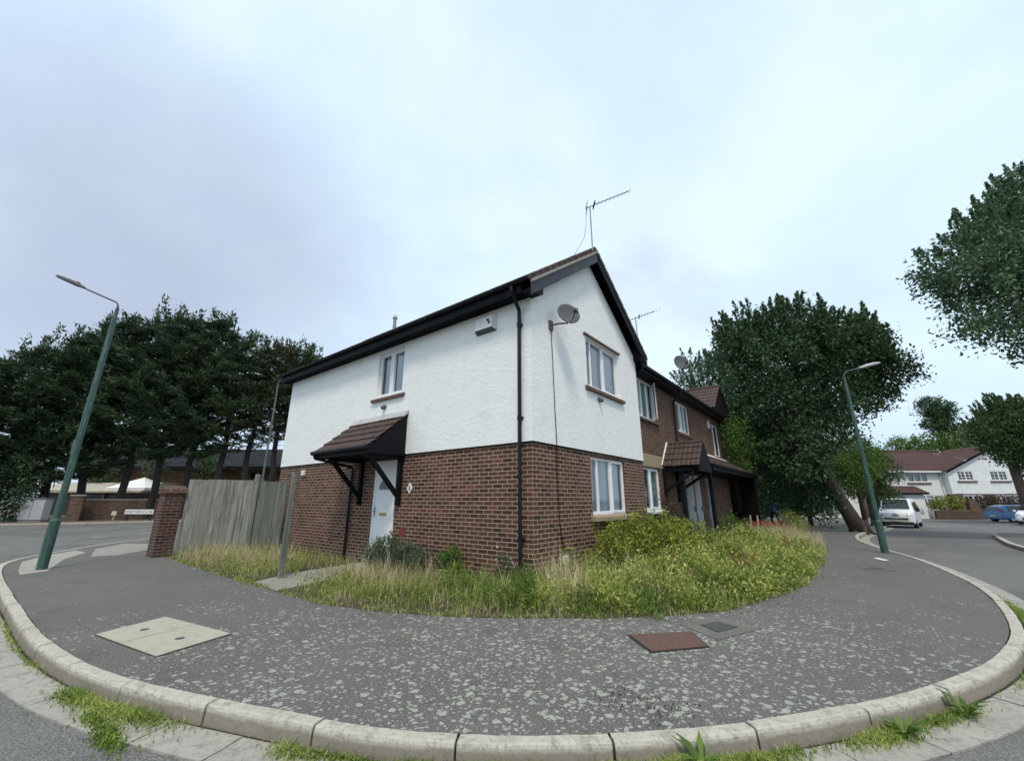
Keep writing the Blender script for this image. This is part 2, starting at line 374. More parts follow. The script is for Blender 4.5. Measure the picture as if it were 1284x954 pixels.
def finish(o, mat, parent, local, smooth, bevel, label, merge=False):
    me = o.data
    if parent is not None:
        if not local:
            me.transform(Matrix.Translation(-Vector(rootof(parent).location)))
        o.parent = parent
    if merge:
        bm = bmesh.new(); bm.from_mesh(me); bmesh.ops.remove_doubles(bm, verts=bm.verts, dist=.0005)
        bmesh.ops.recalc_face_normals(bm, faces=bm.faces); bm.to_mesh(me); bm.free()
    # box mapped UVs in metres
    uv = me.uv_layers.new(name='UVMap'); co = me.vertices
    for p in me.polygons:
        n = p.normal; a = max(range(3), key=lambda k: abs(n[k]))
        for li in p.loop_indices:
            v = co[me.loops[li].vertex_index].co
            uv.data[li].uv = ((v.y+.1125, v.z) if a == 0 else (v.x, v.z) if a == 1 else (v.x, v.y))
    if mat: me.materials.append(mat)
    if smooth:
        for p in me.polygons: p.use_smooth = True
    if bevel:
        b = o.modifiers.new('Bevel', 'BEVEL'); b.width = bevel; b.segments = 2; b.limit_method = 'ANGLE'; b.angle_limit = R(40)
    if label: o['label'] = label
def fastmesh(name, verts, faces_n, mat, parent=None, local=False, label=None, smooth=False):
    """verts: (F*n,3) array, every face has n own vertices"""
    nf = len(verts)//faces_n; me = bpy.data.meshes.new(name)
    me.vertices.add(len(verts)); me.vertices.foreach_set('co', verts.astype(np.float32).ravel())
    me.loops.add(len(verts)); me.loops.foreach_set('vertex_index', np.arange(len(verts), dtype=np.int32))
    me.polygons.add(nf); me.polygons.foreach_set('loop_start', np.arange(0, len(verts), faces_n, dtype=np.int32))
    me.polygons.foreach_set('loop_total', np.full(nf, faces_n, dtype=np.int32))
    me.update(calc_edges=True)
    o = bpy.data.objects.new(name, me); COL.objects.link(o)
    if parent is not None:
        if not local: me.transform(Matrix.Translation(-Vector(rootof(parent).location)))
        o.parent = parent
    if mat: me.materials.append(mat)
    if label: o['label'] = label
    return o
def thing(name, label, cat, loc=(0,0,0), rot=0, group=None):
    o = bpy.data.objects.new(name, None); COL.objects.link(o); o.location = loc; o.rotation_euler = (0,0,rot)
    o.empty_display_size = .2; o['label'] = label; o['category'] = cat
    if group: o['group'] = group
    return o
def tag(o, label, cat, group=None, kind=None):
    if label: o['label'] = label
    if cat: o['category'] = cat
    if group: o['group'] = group
    if kind: o['kind'] = kind
    return o

# ------------------------------------------------------------------ sheets of ground
def inpoly(x, y, poly):
    c = False; j = len(poly)-1
    for i in range(len(poly)):
        xi, yi = poly[i]; xj, yj = poly[j]
        if (yi > y) != (yj > y) and x < (xj-xi)*(y-yi)/(yj-yi)+xi: c = not c
        j = i
    return c
def chaikin(pts, it=2, closed=False):
    for _ in range(it):
        q = [] if closed else [pts[0]]
        rng = range(len(pts)) if closed else range(len(pts)-1)
        for i in rng:
            a, b = pts[i], pts[(i+1) % len(pts)]
            q += [(a[0]*.75+b[0]*.25, a[1]*.75+b[1]*.25), (a[0]*.25+b[0]*.75, a[1]*.25+b[1]*.75)]
        if not closed: q.append(pts[-1])
        pts = q
    return pts
def sheet(name, poly, z, mat, cut=None, kind='structure', label=None):
    bm = bmesh.new(); vs = [bm.verts.new((x, y, 0)) for x, y in poly]; bm.faces.new(vs)
    bmesh.ops.triangulate(bm, faces=bm.faces)
    ys = cut or [15, 18, 21, 24, 27, 30, 33, 36, 40]
    for yy in ys:
        bmesh.ops.bisect_plane(bm, geom=bm.verts[:]+bm.edges[:]+bm.faces[:], plane_co=(0, yy, 0), plane_no=(0,1,0))
    for xx in (-14, -10, -7, -4):
        bmesh.ops.bisect_plane(bm, geom=bm.verts[:]+bm.edges[:]+bm.faces[:], plane_co=(xx, 0, 0), plane_no=(1,0,0))
    for v in bm.verts: v.co.z = z + gz(v.co.x, v.co.y)
    bmesh.ops.recalc_face_normals(bm, faces=bm.faces)
    if sum(f.normal.z for f in bm.faces) < 0: bmesh.ops.reverse_faces(bm, faces=bm.faces)
    me = bpy.data.meshes.new(name); bm.to_mesh(me); bm.free()
    o = bpy.data.objects.new(name, me); COL.objects.link(o); finish(o, mat, None, True, False, 0, None)
    if kind: o['kind'] = kind
    return o
big = [(-900,-900),(900,-900),(900,900),(-900,900)]
sheet('ground', big, -.62, M['ground'])
sheet('road', [(-70,-60),(60,-60),(60,120),(-70,120)], -.112, M['road'])

KERB = [(-17.6,30),(-17.5,14),(-17.2,4),(-16.8,.4),(-16.0,-1.7),(-14.9,-2.9),(-13.5,-3.75),(-12.3,-4.6),(-11.1,-5.05),(-9.5,-5.2),(-7,-5.19),(-4.81,-5.14),(-3.09,-5.10),(-2.2,-5.04),(-1.3,-4.93),(-.47,-4.74),(.3,-4.47),(.95,-4.22),(1.66,-3.95),(2.24,-3.57),(2.66,-3.23),(3.06,-2.84),(3.45,-2.41),(3.8,-1.93),(4.16,-1.41),(4.52,-.77),(4.86,-.06),(5.12,.72),(5.35,1.69),(5.52,3.26),(5.56,4.81),(5.45,6.26),(5.3,7.6),(5.08,9.0),(4.69,10.6),(4.29,12.3),(4.05,14.3),(4.02,16.5),(4.35,19.5),(4.9,24.3),(5.4,30),(5.9,37),(6.0,44),(5.0,52)]
ks = chaikin(KERB, 2)
pav = ks + [(-6, 52), (-12, 40), (-17.6, 38)]
sheet('pavement', pav, 0, M['pavement'])
def arclen(pts):
    d = [0]
    for a, b in zip(pts, pts[1:]): d.append(d[-1]+math.hypot(b[0]-a[0], b[1]-a[1]))
    return d
KD = arclen(ks)
def kerb_at(s):
    s = max(0, min(KD[-1]-1e-6, s)); i = int(np.searchsorted(KD, s, side='right'))-1
    a, b = ks[i], ks[i+1]; t = (s-KD[i])/(KD[i+1]-KD[i]); x = a[0]+(b[0]-a[0])*t; y = a[1]+(b[1]-a[1])*t
    a2, b2 = kerbpt(s-.15), kerbpt(s+.15); dx, dy = b2[0]-a2[0], b2[1]-a2[1]; l = math.hypot(dx, dy) or 1
    return x, y, dy/l, -dx/l      # outward (road side) normal
def kerbpt(s):
    s = max(0, min(KD[-1]-1e-6, s)); i = int(np.searchsorted(KD, s, side='right'))-1
    a, b = ks[i], ks[i+1]; t = (s-KD[i])/(KD[i+1]-KD[i]); return a[0]+(b[0]-a[0])*t, a[1]+(b[1]-a[1])*t
def sweep_blocks(mb, s0, s1, blk, prof, gap, jit=0.0, seg=5):
    s = s0
    while s < s1:
        e = min(s+blk, s1); n = seg; dz = random.uniform(-jit, jit); do = random.uniform(-jit, jit)
        rings = []
        for i in range(n+1):
            x, y, nx, ny = kerb_at(s+gap/2+(e-s-gap)*i/n); zz = gz(x, y)
            rings.append([(x+nx*(o+do+random.uniform(-jit,jit)*.7), y+ny*(o+do+random.uniform(-jit,jit)*.7), z+dz+zz+random.uniform(-jit,jit)*.4) for o, z in prof])
        m = len(prof); vs = [v for r in rings for v in r]; fs = []
        for i in range(n):
            for k in range(m-1): a = i*m+k; fs.append((a, a+1, a+m+1, a+m))
        fs += [tuple(range(m))[::-1], tuple(range(n*m, n*m+m))]
        mb.add(vs, fs); s = e
total = KD[-1]
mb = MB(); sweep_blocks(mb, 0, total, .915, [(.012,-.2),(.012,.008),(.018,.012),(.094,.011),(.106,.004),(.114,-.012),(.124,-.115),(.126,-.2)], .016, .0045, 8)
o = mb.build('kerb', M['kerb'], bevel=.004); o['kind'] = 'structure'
mb = MB(); sweep_blocks(mb, 12, total-6, .62, [(.155,-.2),(.155,-.101),(.29,-.103),(.435,-.100),(.44,-.2)], .012, .003)
o = mb.build('gutter', M['channel']); o['kind'] = 'structure'
mb = MB(); s = 6
pr = [(-.004,-.004),(.46,-.1085)]
n = int(total/.4); vs = []
for i in range(n+1):
    x, y, nx, ny = kerb_at(total*i/n); zz = gz(x, y)
    vs += [(x+nx*.13, y+ny*.13, -.106+zz), (x+nx*.436, y+ny*.436, -.1065+zz)]
mb.add(vs, [(2*i, 2*i+1, 2*i+3, 2*i+2) for i in range(n)])
o = mb.build('gutter_bed', M['joint']); o['kind'] = 'structure'

# pale concrete crossing areas at the left end of the pavement, garden path, far side pavements
sheet('crossing', [(-9.3,-4.98),(-11.0,-4.85),(-12.2,-4.42),(-13.2,-3.75),(-12.3,-3.65),(-10.85,-4.2),(-9.6,-4.45),(-8.7,-4.62),(-8.45,-5.0)], .004, M['channel'])
sheet('crossing', [(-11.0,-3.72),(-13.2,-3.35),(-14.6,-2.5),(-13.4,-1.7),(-12.0,-2.3),(-10.9,-3.2)], .004, M['path'])
sheet('path', [(-4.15,-2.57),(-3.1,-2.6),(-3.35,-1.6),(-3.75,-.02),(-4.8,-.02),(-4.6,-1.6)], .010, M['path'])
far_pave = chaikin([(8.2,12),(8.05,15.2),(8.3,17.7),(8.7,21),(9.2,24.3),(9.9,26.2),(12,27.6),(18,28.5),(34,29),(34,5),(8.6,5)], 1, True)
sheet('pavement', far_pave, -.02, M['pavement'])
sheet('verge', [(10.2,15),(10.6,20),(11.2,24.2),(14,25.6),(30,26),(30,12)], -.012, M['verge_dirt'])
mb = MB()
for a, b in zip(far_pave, far_pave[1:]):
    a, b = Vector((*a, gz(*a))), Vector((*b, gz(*b))); ln0 = (b-a).length
    if ln0 < .01 or a.x > 30: continue
    d = (b-a).normalized(); nn = Vector((-d.y, d.x, 0)); k = max(1, int(ln0/.92))
    for i in range(k): mb.obox(a+(b-a)*((i+.5)/k)+nn*.05+Vector((0,0,-.095)), d*(ln0/k/2-.004), nn*.07, Vector((0,0,.10)))
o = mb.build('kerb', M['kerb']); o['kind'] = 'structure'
# beyond the street at the left: kerb, soil verge
lk = [S(-60,21)[:2], S(-29.5,24.9)[:2], S(-26,26.6)[:2], S(-22,29.6)[:2], S(-12,36)[:2], S(-5,42)[:2], S(-20,75)[:2], S(-75,75)[:2]]
sheet('verge', lk, .0, M['verge_dirt'])
mb = MB()
for a, b in zip(lk[:5], lk[1:6]):
    a, b = Vector((*a, 0)), Vector((*b, 0)); d = (b-a).normalized(); nrm = Vector((d.y, -d.x, 0))
    k = max(1, int((b-a).length/.95))
    for i in range(k):
        p = a+(b-a)*((i+.5)/k); mb.obox(p+Vector((0,0,-.06))+nrm*.0, d*((b-a).length/k/2-.006), nrm*.09, Vector((0,0,.075)))
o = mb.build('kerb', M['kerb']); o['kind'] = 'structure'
pv = [S(-60,21)[:2], S(-29.5,24.9)[:2], S(-26,26.6)[:2], S(-22,29.6)[:2], S(-12,36)[:2], S(-12.5,37.2)[:2], S(-22.6,31)[:2], S(-26.7,28)[:2], S(-30,26.2)[:2], S(-60,22.3)[:2]]
sheet('pavement', pv, .006, M['path'])
# give way dashes
mb = MB()
for a, b in (((-26.9,-3.1),(-27.2,-2.5)), ((-27.0,-2.1),(-27.3,-1.6)), ((-27.4,-1.1),(-27.7,-.5)), ((-20.4,-2.5),(-20.7,-2.0)), ((-21.5,-.8),(-21.9,-.2)), ((-27.9,.1),(-28.2,.8))):
    a, b = Vector((*a, -.106)), Vector((*b, -.106)); d = b-a; nrm = Vector((d.y, -d.x, 0)).normalized()*.09
    mb.poly([a-nrm, b-nrm, b+nrm, a+nrm])
o = mb.build('road_marking', M['white_paint']); o['kind'] = 'structure'
GARDEN = [(-9.35,-2.5),(-8.43,-2.58),(-5,-2.62),(-2.7,-2.58),(-1.84,-2.56),(-1.25,-2.43),(-.34,-2.11),(.39,-1.72),(.77,-1.42),(1.55,-.84),(2.11,-.26),(2.65,.46),(3.12,2.07),(3.35,3.02),(3.42,6.2),(3.40,9.4),(3.1,12.0),(2.55,13.6),(2.35,16.4),(1.9,18.2),(.4,18.6),(-.1,15.7),(-.1,5),(.0,0),(-9.8,0)]
sheet('garden_soil', GARDEN, .006, M['soil'])

# ------------------------------------------------------------------ facade helpers
def fp(fac, u, d, z):
    k, o = fac
    return (u, o-d, z) if k == 'S' else (o+d, u, z)
def fbox(mb, fac, u0, u1, d0, d1, z0, z1):
    a = fp(fac, u0, d0, z0); b = fp(fac, u1, d1, z1)
    return mb.box(min(a[0], b[0]), max(a[0], b[0]), min(a[1], b[1]), max(a[1], b[1]), min(z0, z1), max(z0, z1))
def wallpanel(mb, fac, u0, u1, z0, z1, holes=(), d=0.0, depth=.11, back=.28):
    us = sorted({u0, u1, *[h[0] for h in holes], *[h[1] for h in holes]}); zs = sorted({z0, z1, *[h[2] for h in holes], *[h[3] for h in holes]})
    us = [u for u in us if u0 <= u <= u1]; zs = [z for z in zs if z0 <= z <= z1]
    for a, b in zip(us, us[1:]):
        for c, e in zip(zs, zs[1:]):
            m_, n_ = (a+b)/2, (c+e)/2
            if any(h[0] < m_ < h[1] and h[2] < n_ < h[3] for h in holes): continue
            mb.poly([fp(fac, a, d, c), fp(fac, b, d, c), fp(fac, b, d, e), fp(fac, a, d, e)])
    for h in holes:
        a, b, c, e = h; c = max(c, z0); e = min(e, z1)
        if c >= e: continue
        mb.poly([fp(fac, a, d, c), fp(fac, a, -depth, c), fp(fac, a, -depth, e), fp(fac, a, d, e)])
        mb.poly([fp(fac, b, d, c), fp(fac, b, -depth, c), fp(fac, b, -depth, e), fp(fac, b, d, e)])
        mb.poly([fp(fac, a, d, e), fp(fac, b, d, e), fp(fac, b, -depth, e), fp(fac, a, -depth, e)])
        mb.poly([fp(fac, a, d, c), fp(fac, b, d, c), fp(fac, b, -depth, c), fp(fac, a, -depth, c)])
    return mb
def window(root, fac, u0, u1, z0, z1, mull=(), curtain='curtain', sillmat='sill', sill=(.12,.12,.07), sillz=None, din=.075, fr=.055, opens=(), bars=False, open_leaf=None, transom=None, room=True, drop=0.0):
    mb = MB(); dd = -din
    fbox(mb, fac, u0, u0+fr, dd-.05, dd+.02, z0, z1); fbox(mb, fac, u1-fr, u1, dd-.05, dd+.02, z0, z1)
    fbox(mb, fac, u0+fr, u1-fr, dd-.05, dd+.02, z1-fr, z1); fbox(mb, fac, u0+fr, u1-fr, dd-.05, dd+.02, z0, z0+fr*1.15)
    for m_ in mull: fbox(mb, fac, m_-fr*.6, m_+fr*.6, dd-.05, dd+.018, z0+fr, z1-fr)
    if transom: fbox(mb, fac, u0+fr, u1-fr, dd-.05, dd+.016, transom-fr*.5, transom+fr*.5)
    if bars:
        edges = [u0, *mull, u1]
        for a, b in zip(edges, edges[1:]):
            fbox(mb, fac, (a+b)/2-.015, (a+b)/2+.015, dd-.02, dd+.01, z0+fr, z1-fr)
            for k in (1, 2): zc = z0+(z1-z0)*k/3; fbox(mb, fac, a, b, dd-.02, dd+.008, zc-.014, zc+.014)
    edges = [u0, *mull, u1]
    for i, (a, b) in enumerate(zip(edges, edges[1:])):      # opening sashes stand a little proud
        if i in opens:
            a2, b2 = a+fr*.45, b-fr*.45; w = .05
            fbox(mb, fac, a2, a2+w, dd-.04, dd+.035, z0+.03, z1-.03); fbox(mb, fac, b2-w, b2, dd-.04, dd+.035, z0+.03, z1-.03)
            fbox(mb, fac, a2+w, b2-w, dd-.04, dd+.035, z1-.03-w, z1-.03); fbox(mb, fac, a2+w, b2-w, dd-.04, dd+.035, z0+.03, z0+.03+w)
    w = mb.build('window', M['upvc'], root, bevel=.004)
    g = MB().poly([fp(fac, u0+.02, dd-.015, z0+.02), fp(fac, u1-.02, dd-.015, z0+.02), fp(fac, u1-.02, dd-.015, z1-.02), fp(fac, u0+.02, dd-.015, z1-.02)]).build('pane', M['glass'], w)
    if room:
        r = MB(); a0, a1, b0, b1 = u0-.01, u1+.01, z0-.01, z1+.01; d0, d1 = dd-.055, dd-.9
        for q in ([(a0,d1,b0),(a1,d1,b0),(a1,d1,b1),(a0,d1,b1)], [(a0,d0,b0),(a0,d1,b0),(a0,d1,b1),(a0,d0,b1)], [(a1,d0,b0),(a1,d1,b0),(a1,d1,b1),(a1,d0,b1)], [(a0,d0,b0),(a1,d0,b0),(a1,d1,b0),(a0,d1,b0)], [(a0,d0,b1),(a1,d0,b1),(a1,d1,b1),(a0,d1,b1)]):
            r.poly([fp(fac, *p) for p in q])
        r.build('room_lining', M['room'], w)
    if curtain:
        cm = MB(); n = 90; vs = []; fs = []; ph = random.random()*6
        for i in range(n+1):
            u = u0+.03+(u1-u0-.06)*i/n; t = u*38+ph+1.6*math.sin(u*5.1+ph)
            dep = dd-.10-.040*math.sin(t)-.014*math.sin(t*.37)
            zt = z1-.02-drop; hem = z0+.03+.015*math.sin(u*9)
            vs += [fp(fac, u, dep, hem), fp(fac, u, dep-.01, (zt+hem)/2), fp(fac, u, dep, zt)]
        for i in range(n):
            if abs(i/n-(.30 if len(mull) > 1 else .44)) < .035: continue
            for k in (0, 1): a = i*3+k; fs.append((a, a+3, a+4, a+1))
        cm.add(vs, fs).build('curtain', M[curtain], w, smooth=True)
    if sillmat:
        s = MB(); sd, sl, sh = sill; zz = sillz if sillz is not None else z0
        a = u0-sl; b = u1+sl
        s.prism([fp(fac, a, .0, zz), fp(fac, a, sd, zz-.035), fp(fac, a, sd, zz-sh-.035), fp(fac, a, .0, zz-sh-.035)], Vector(fp(fac, b, 0, 0))-Vector(fp(fac, a, 0, 0)))
        s.prism([fp(fac, a+sl, -.10, zz+.006), fp(fac, a+sl, .001, zz-.001), fp(fac, a+sl, .001, zz-.05), fp(fac, a+sl, -.10, zz-.05)], Vector(fp(fac, u1, 0, 0))-Vector(fp(fac, u0, 0, 0)))
        s.build('sill', M[sillmat], w, bevel=.006)
    if open_leaf:   # a sash standing open
        hu, wu, ang = open_leaf; f = MB(); a = R(ang)
        def q(t, e, z): return fp(fac, hu+math.cos(a)*t, dd+.03+math.sin(a)*abs(t)+e, z)
        for t0, t1, c0, c1 in ((0, .05, z0+.03, z1-.03), (wu-.05, wu, z0+.03, z1-.03), (.05, wu-.05, z0+.03, z0+.08), (.05, wu-.05, z1-.08, z1-.03)):
            f.prism([q(t0, 0, c0), q(t1, 0, c0), q(t1, 0, c1), q(t0, 0, c1)], Vector(fp(fac, 0, .03, 0))-Vector(fp(fac, 0, 0, 0)))
        f.build('open_sash', M['upvc'], w)
    return w

def tilefield(mb, o, ud, vd, width, length, tw=.3, g=.30, step=.028, wave=.024, ss=6):
    """interlocking double-roll tiles; o lower corner, ud along the eave, vd up the slope"""
    o, ud, vd = Vector(o), Vector(ud).normalized(), Vector(vd).normalized(); n = ud.cross(vd).normalized()
    if n.z < 0: n = -n
    rows = math.ceil(length/g); cols = max(1, round(width/tw)); tw = width/cols
    for r in range(rows):
        v0 = r*g-.02; v1 = min((r+1)*g+.04, length)
        jit = random.uniform(-.003, .003)
        for c in range(cols):
            vs = []; jz = random.uniform(-.004, .004); jv = random.uniform(-.006, .006)
            for i in range(ss+1):
                t = i/ss; u = c*tw+t*tw*.985+.002; h = wave*(.5-.5*math.cos(4*math.pi*t))**2
                a = o+ud*u+n*h
                vs += [a+vd*(v0+jv)+n*(step+jit+jz-.03), a+vd*(v0+jv)+n*(step+jit+jz), a+vd*v1+n*(.002+jz)]
            fs = []
            for i in range(ss): b = i*3; fs += [(b, b+3, b+4, b+1), (b+1, b+4, b+5, b+2)]
            mb.add(vs, fs)
    return mb

# ------------------------------------------------------------------ the corner house
EZ, RZ, D = 5.30, 7.36, 5.05    # eave tile edge, ridge, depth along Y
house = thing('corner_house', 'white rendered and dark brick end house at the pavement corner, satellite dish on its gable', 'house', (0,0,0))
FS, FE = ('S', 0.0), ('E', 0.0)
win_S = (-4.88,-3.82,3.86,5.03); win_L = (2.10,3.83,1.07,2.27); win_U = (2.12,3.86,3.84,5.02)
door_h = (-4.68,-3.80,.10,2.26)
BL = 2.36
mb = MB()
wallpanel(mb, FS, -9.8, 0, -.1, BL, [door_h]); wallpanel(mb, FE, 0, D, -.1, BL, [win_L])
mb.poly([(-9.8,0,-.1),(-9.8,D,-.1),(-9.8,D,BL),(-9.8,0,BL)]); mb.poly([(-9.8,D,-.1),(0,D,-.1),(0,D,BL),(-9.8,D,BL)])
mb.build('brick_wall', M['brick'], house)
mb = MB(); rd = .022
wallpanel(mb, FS, -9.8-rd, rd, BL, 5.25, [win_S], d=rd); wallpanel(mb, FE, -rd, D, BL, 5.25, [win_U], d=rd)
mb.poly([(rd,-rd,5.25),(rd,D,5.25),(rd,D/2,5.25+(D/2)*.72)])
mb.poly([(-9.8-rd,-rd,BL),(-9.8-rd,D,BL),(-9.8-rd,D,5.25),(-9.8-rd,D/2,5.25+(D/2)*.72),(-9.8-rd,-rd,5.25)])
mb.poly([(-9.8,D,BL),(rd,D,BL),(rd,D,5.25),(-9.8,D,5.25)])
mb.poly([(-9.8-rd,-rd,BL),(rd,-rd,BL),(rd,.02,BL),(-9.8-rd,.02,BL)]); mb.poly([(rd,-rd,BL),(rd,D,BL),(-.02,D,BL),(-.02,-rd,BL)])
mb.build('rendered_wall', M['render'], house)
mb = MB(); mb.box(-9.8-.03, .034, -.034, .0, BL-.018, BL+.004); mb.box(0.0, .034, .0, D, BL-.018, BL+.004)
mb.build('drip_shadow', M['black_soffit'], house)  # black strip painting the shadow line under the render edge
# roof
oh = .30; sl = (RZ-EZ)/(D/2+oh); vx = Vector((0, D/2+oh, RZ-EZ)); slen = vx.length
mb = MB(); tilefield(mb, (-10.0, -oh, EZ+.04), (1,0,0), vx, 10.22, slen)
vx2 = Vector((0, -(D/2+oh), RZ-EZ)); tilefield(mb, (-10.0, D+oh, EZ+.04), (1,0,0), vx2, 10.22, slen)
roof = mb.build('roof', M['tile'], house)
mb = MB()
mb.prism([(0,-oh+.01,EZ), (0,D/2,RZ-.005), (0,D+oh-.01,EZ), (0,D+oh-.01,EZ-.05), (0,D/2,RZ-.09), (0,-oh+.01,EZ-.05)], (-9.96,0,0))
for v in range(len(mb.v)): mb.v[v] = (mb.v[v][0]+.18-.0, mb.v[v][1], mb.v[v][2])
mb.build('roof_deck', M['black_soffit'], roof)
mb = MB()
k = 0; x = -9.98
while x < .2:
    e = min(x+.44, .24); mb.tube([(x+.006, D/2, RZ+.015), (e, D/2, RZ+.02)], .115, 12); x += .44
mb.build('ridge_tiles', M['tile'], roof, smooth=False)
# verge: barge boards, mortar bedding, tile ends
for s_, nm in ((1, 'a'), (-1, 'b')):
    y0 = -oh-.02 if s_ == 1 else D+oh+.02
    a = Vector((.235, y0, EZ-.06)); b = Vector((.235, D/2, RZ-.055)); dn = Vector((0,0,-.25))
    MB().prism([a, b, b+dn, a+dn], (.028,0,0)).build('barge_board', M['verge'] if s_ == 1 else M['black'], house, label='black barge board with grey reflections in its colour' if s_ == 1 else 'black barge board', bevel=.003)
    mb = MB().prism([a+Vector((-.005,0,.005)), b+Vector((-.005,0,.005)), b+Vector((-.02,0,.075)), a+Vector((-.02,0,.075))], (.062,0,0))
    mb.build('verge_mortar', M['mortar_bed'], roof)
    mb = MB(); d = (b-a); n_ = int(d.length/.30); dl = d.normalized(); up = Vector((0,-dl.z*s_, abs(dl.y))) if True else 0
    for i in range(n_+1):
        p = a+dl*(i*.30)+Vector((.0,0,.075)); q = p+dl*.29; 
        if i == n_: q = b+Vector((0,0,.075))
        mb.obox((p+q)/2+Vector((-.035,0,.024)), Vector((.078,0,0)), (q-p)/2+Vector((0,0,-.013)), Vector((0,0,.014)))
    mb.build('verge_tiles', M['tile'], roof)
    # soffit under the verge and kneeler
    mb = MB(); mb.poly([(.022,y0,EZ-.12),(.236,y0,EZ-.12),(.236,D/2,RZ-.115),(.022,D/2,RZ-.115)])
    mb.build('verge_soffit', M['black_soffit'], house)
# kneeler box ends at the foot of each verge
mb = MB(); mb.prism([(.022,-oh-.03,EZ+.0),(.022,.10,EZ+.22),(.022,.10,EZ-.14),(.022,-.02,EZ-.2),(.022,-oh-.03,EZ-.17)], (.212,0,0))
mb.build('box_end', M['black'], house); mb = MB()
mb.prism([(.022,D+oh+.03,EZ+.0),(.022,D-.10,EZ+.22),(.022,D-.10,EZ-.14),(.022,D+.02,EZ-.2),(.022,D+oh+.03,EZ-.17)], (.212,0,0))
mb.build('box_end', M['black'], house)
mb = MB(); mb.box(-10.0, .02, -oh-.0, -.0-rd, EZ-.17, EZ-.15); mb.build('soffit', M['black_soffit'], house)
mb = MB(); mb.box(-10.02, .235, -oh-.03, -oh-.003, EZ-.19, EZ+.03); mb.build('fascia', M['black'], house)
mb = MB(); n = 8; L0, L1 = -10.04, .25
prof = [(-oh-.088-.058*math.cos(t), EZ+.03-.058*math.sin(t)) for t in [math.pi*i/n for i in range(n+1)]]
prof = [(y, z) for y, z in prof]; inn = [(-oh-.088-.05*math.cos(t), EZ+.03-.05*math.sin(t)) for t in [math.pi*i/n for i in range(n+1)]][::-1]
mb.prism([(L0, y, z) for y, z in prof+inn], (L1-L0, 0, 0)); 
for x in np.arange(-9.6, .2, 1.0): mb.box(x-.02, x+.02, -oh-.15, -oh-.02, EZ-.035, EZ+.036)
gut = mb.build('eaves_gutter', M['pipe'], house)
mb = MB()
mb.tube([(-.16,-oh-.088,EZ-.03),(-.16,-oh-.088,EZ-.12),(-.20,-.10,EZ-.42),(-.22,-.075,EZ-.52),(-.22,-.075,.02)], .036, 12)
for z in (4.55, 2.75, .7): mb.cyl((-.22,-.075,z), (-.22,-.075,z+.08), .045, n=12); mb.box(-.27,-.17,-.045,-.022 if z > 2.4 else 0,z+.02,z+.06)
mb.build('downpipe', M['pipe'], house, smooth=False)
# windows, door
window(house, FS, *win_S, mull=(-4.36,), curtain='curtain', sill=(.09,.13,.07), sillz=win_S[2]-.01, opens=(0,1), din=.07)
window(house, FE, *win_L, mull=(2.49,3.12), curtain='curtain', sillmat='sill_stone', sill=(.13,.10,.085), opens=(2,), fr=.06, sillz=1.07)
window(house, FE, *win_U, mull=(2.47,3.05), curtain='curtain', sill=(.10,.12,.075), opens=(2,), sillz=3.83)
MB().box(.0, .07, 2.02, 3.92, 5.03, 5.075).build('window_head', M['sill'], house)
mb = MB(); u0, u1, z0, z1 = door_h
fbox(mb, FS, u0, u0+.07, -.09, -.02, z0, z1); fbox(mb, FS, u1-.07, u1, -.09, -.02, z0, z1); fbox(mb, FS, u0+.07, u1-.07, -.09, -.02, z1-.07, z1); fbox(mb, FS, u0-.03, u1+.03, -.09, .04, z0-.05, z0)
fbox(mb, FS, u0+.07, u1-.07, -.085, -.03, 2.03, 2.19)
mb.build('door_frame', M['upvc'], house, bevel=.004)
mb = MB(); fbox(mb, FS, u0+.07, u1-.07, -.075, -.035, z0, 2.03)
for (a, b, c, e) in ((u0+.17, u1-.17, .25, .75), (u0+.17, u1-.17, .95, 1.45)):   # raised panels
    fbox(mb, FS, a, b, -.036, -.026, c, e)
door = mb.build('door', M['upvc'], house, bevel=.005)
mb = MB(); cx = (u0+u1)/2; pts = [fp(FS, cx+.22*math.cos(t), -.030, 1.62+.22*math.sin(t)) for t in np.linspace(0, math.pi, 12)]
mb.prism(pts, (0,-.006,0)); mb.build('fanlight', M['dark_glass'], door)
MB().prism([fp(FS, cx+.245*math.cos(t), -.033, 1.60+.245*math.sin(t)) for t in np.linspace(0, math.pi, 12)], (0,-.003,0)).build('fanlight_trim', M['steel'], door)
mb = MB(); fbox(mb, FS, cx-.14, cx+.14, -.036, -.02, 1.02, 1.09); mb.build('letter_plate', M['brass'], door, bevel=.004)
mb = MB(); fbox(mb, FS, u0+.09, u0+.12, -.036, -.02, 1.0, 1.22); mb.tube([fp(FS, u0+.105, -.02, 1.12), fp(FS, u0+.105, .02, 1.12), fp(FS, u0+.22, .025, 1.12)], .01, 8); mb.build('handle', M['steel'], door)
# porch canopy
canopy = None
uL, uR, dep, zt, ze = -5.72, -3.5, .98, 3.27, 2.44
mb = MB(); vd = Vector((0, dep, zt-ze)); tilefield(mb, (uL, -dep, ze+.03), (1,0,0), vd, uR-uL, vd.length-.05, tw=.31, g=.27, step=.036, wave=.03)
canopy = mb.build('porch_roof', M['tile'], house)
mb = MB(); mb.prism([(uL-.01,-.023,zt+.10),(uL-.01,-.05,zt+.10),(uL-.01,-.17,zt-.055),(uL-.01,-.16,zt-.075),(uL-.01,-.03,zt+.03)], (uR-uL+.03,0,0)); mb.build('flashing', M['lead'], canopy)
mb = MB()
for x0 in (uL+.02, uR-.05): mb.prism([(x0,-.023,zt-.01),(x0,-dep+.03,ze-.0),(x0,-dep+.03,ze-.12),(x0,-.023,ze-.12)], (.03,0,0))
mb.box(uL+.04, uR-.04, -dep+.02, -.023, ze-.10, ze-.085)
mb.build('cheek_board', M['black'], canopy)
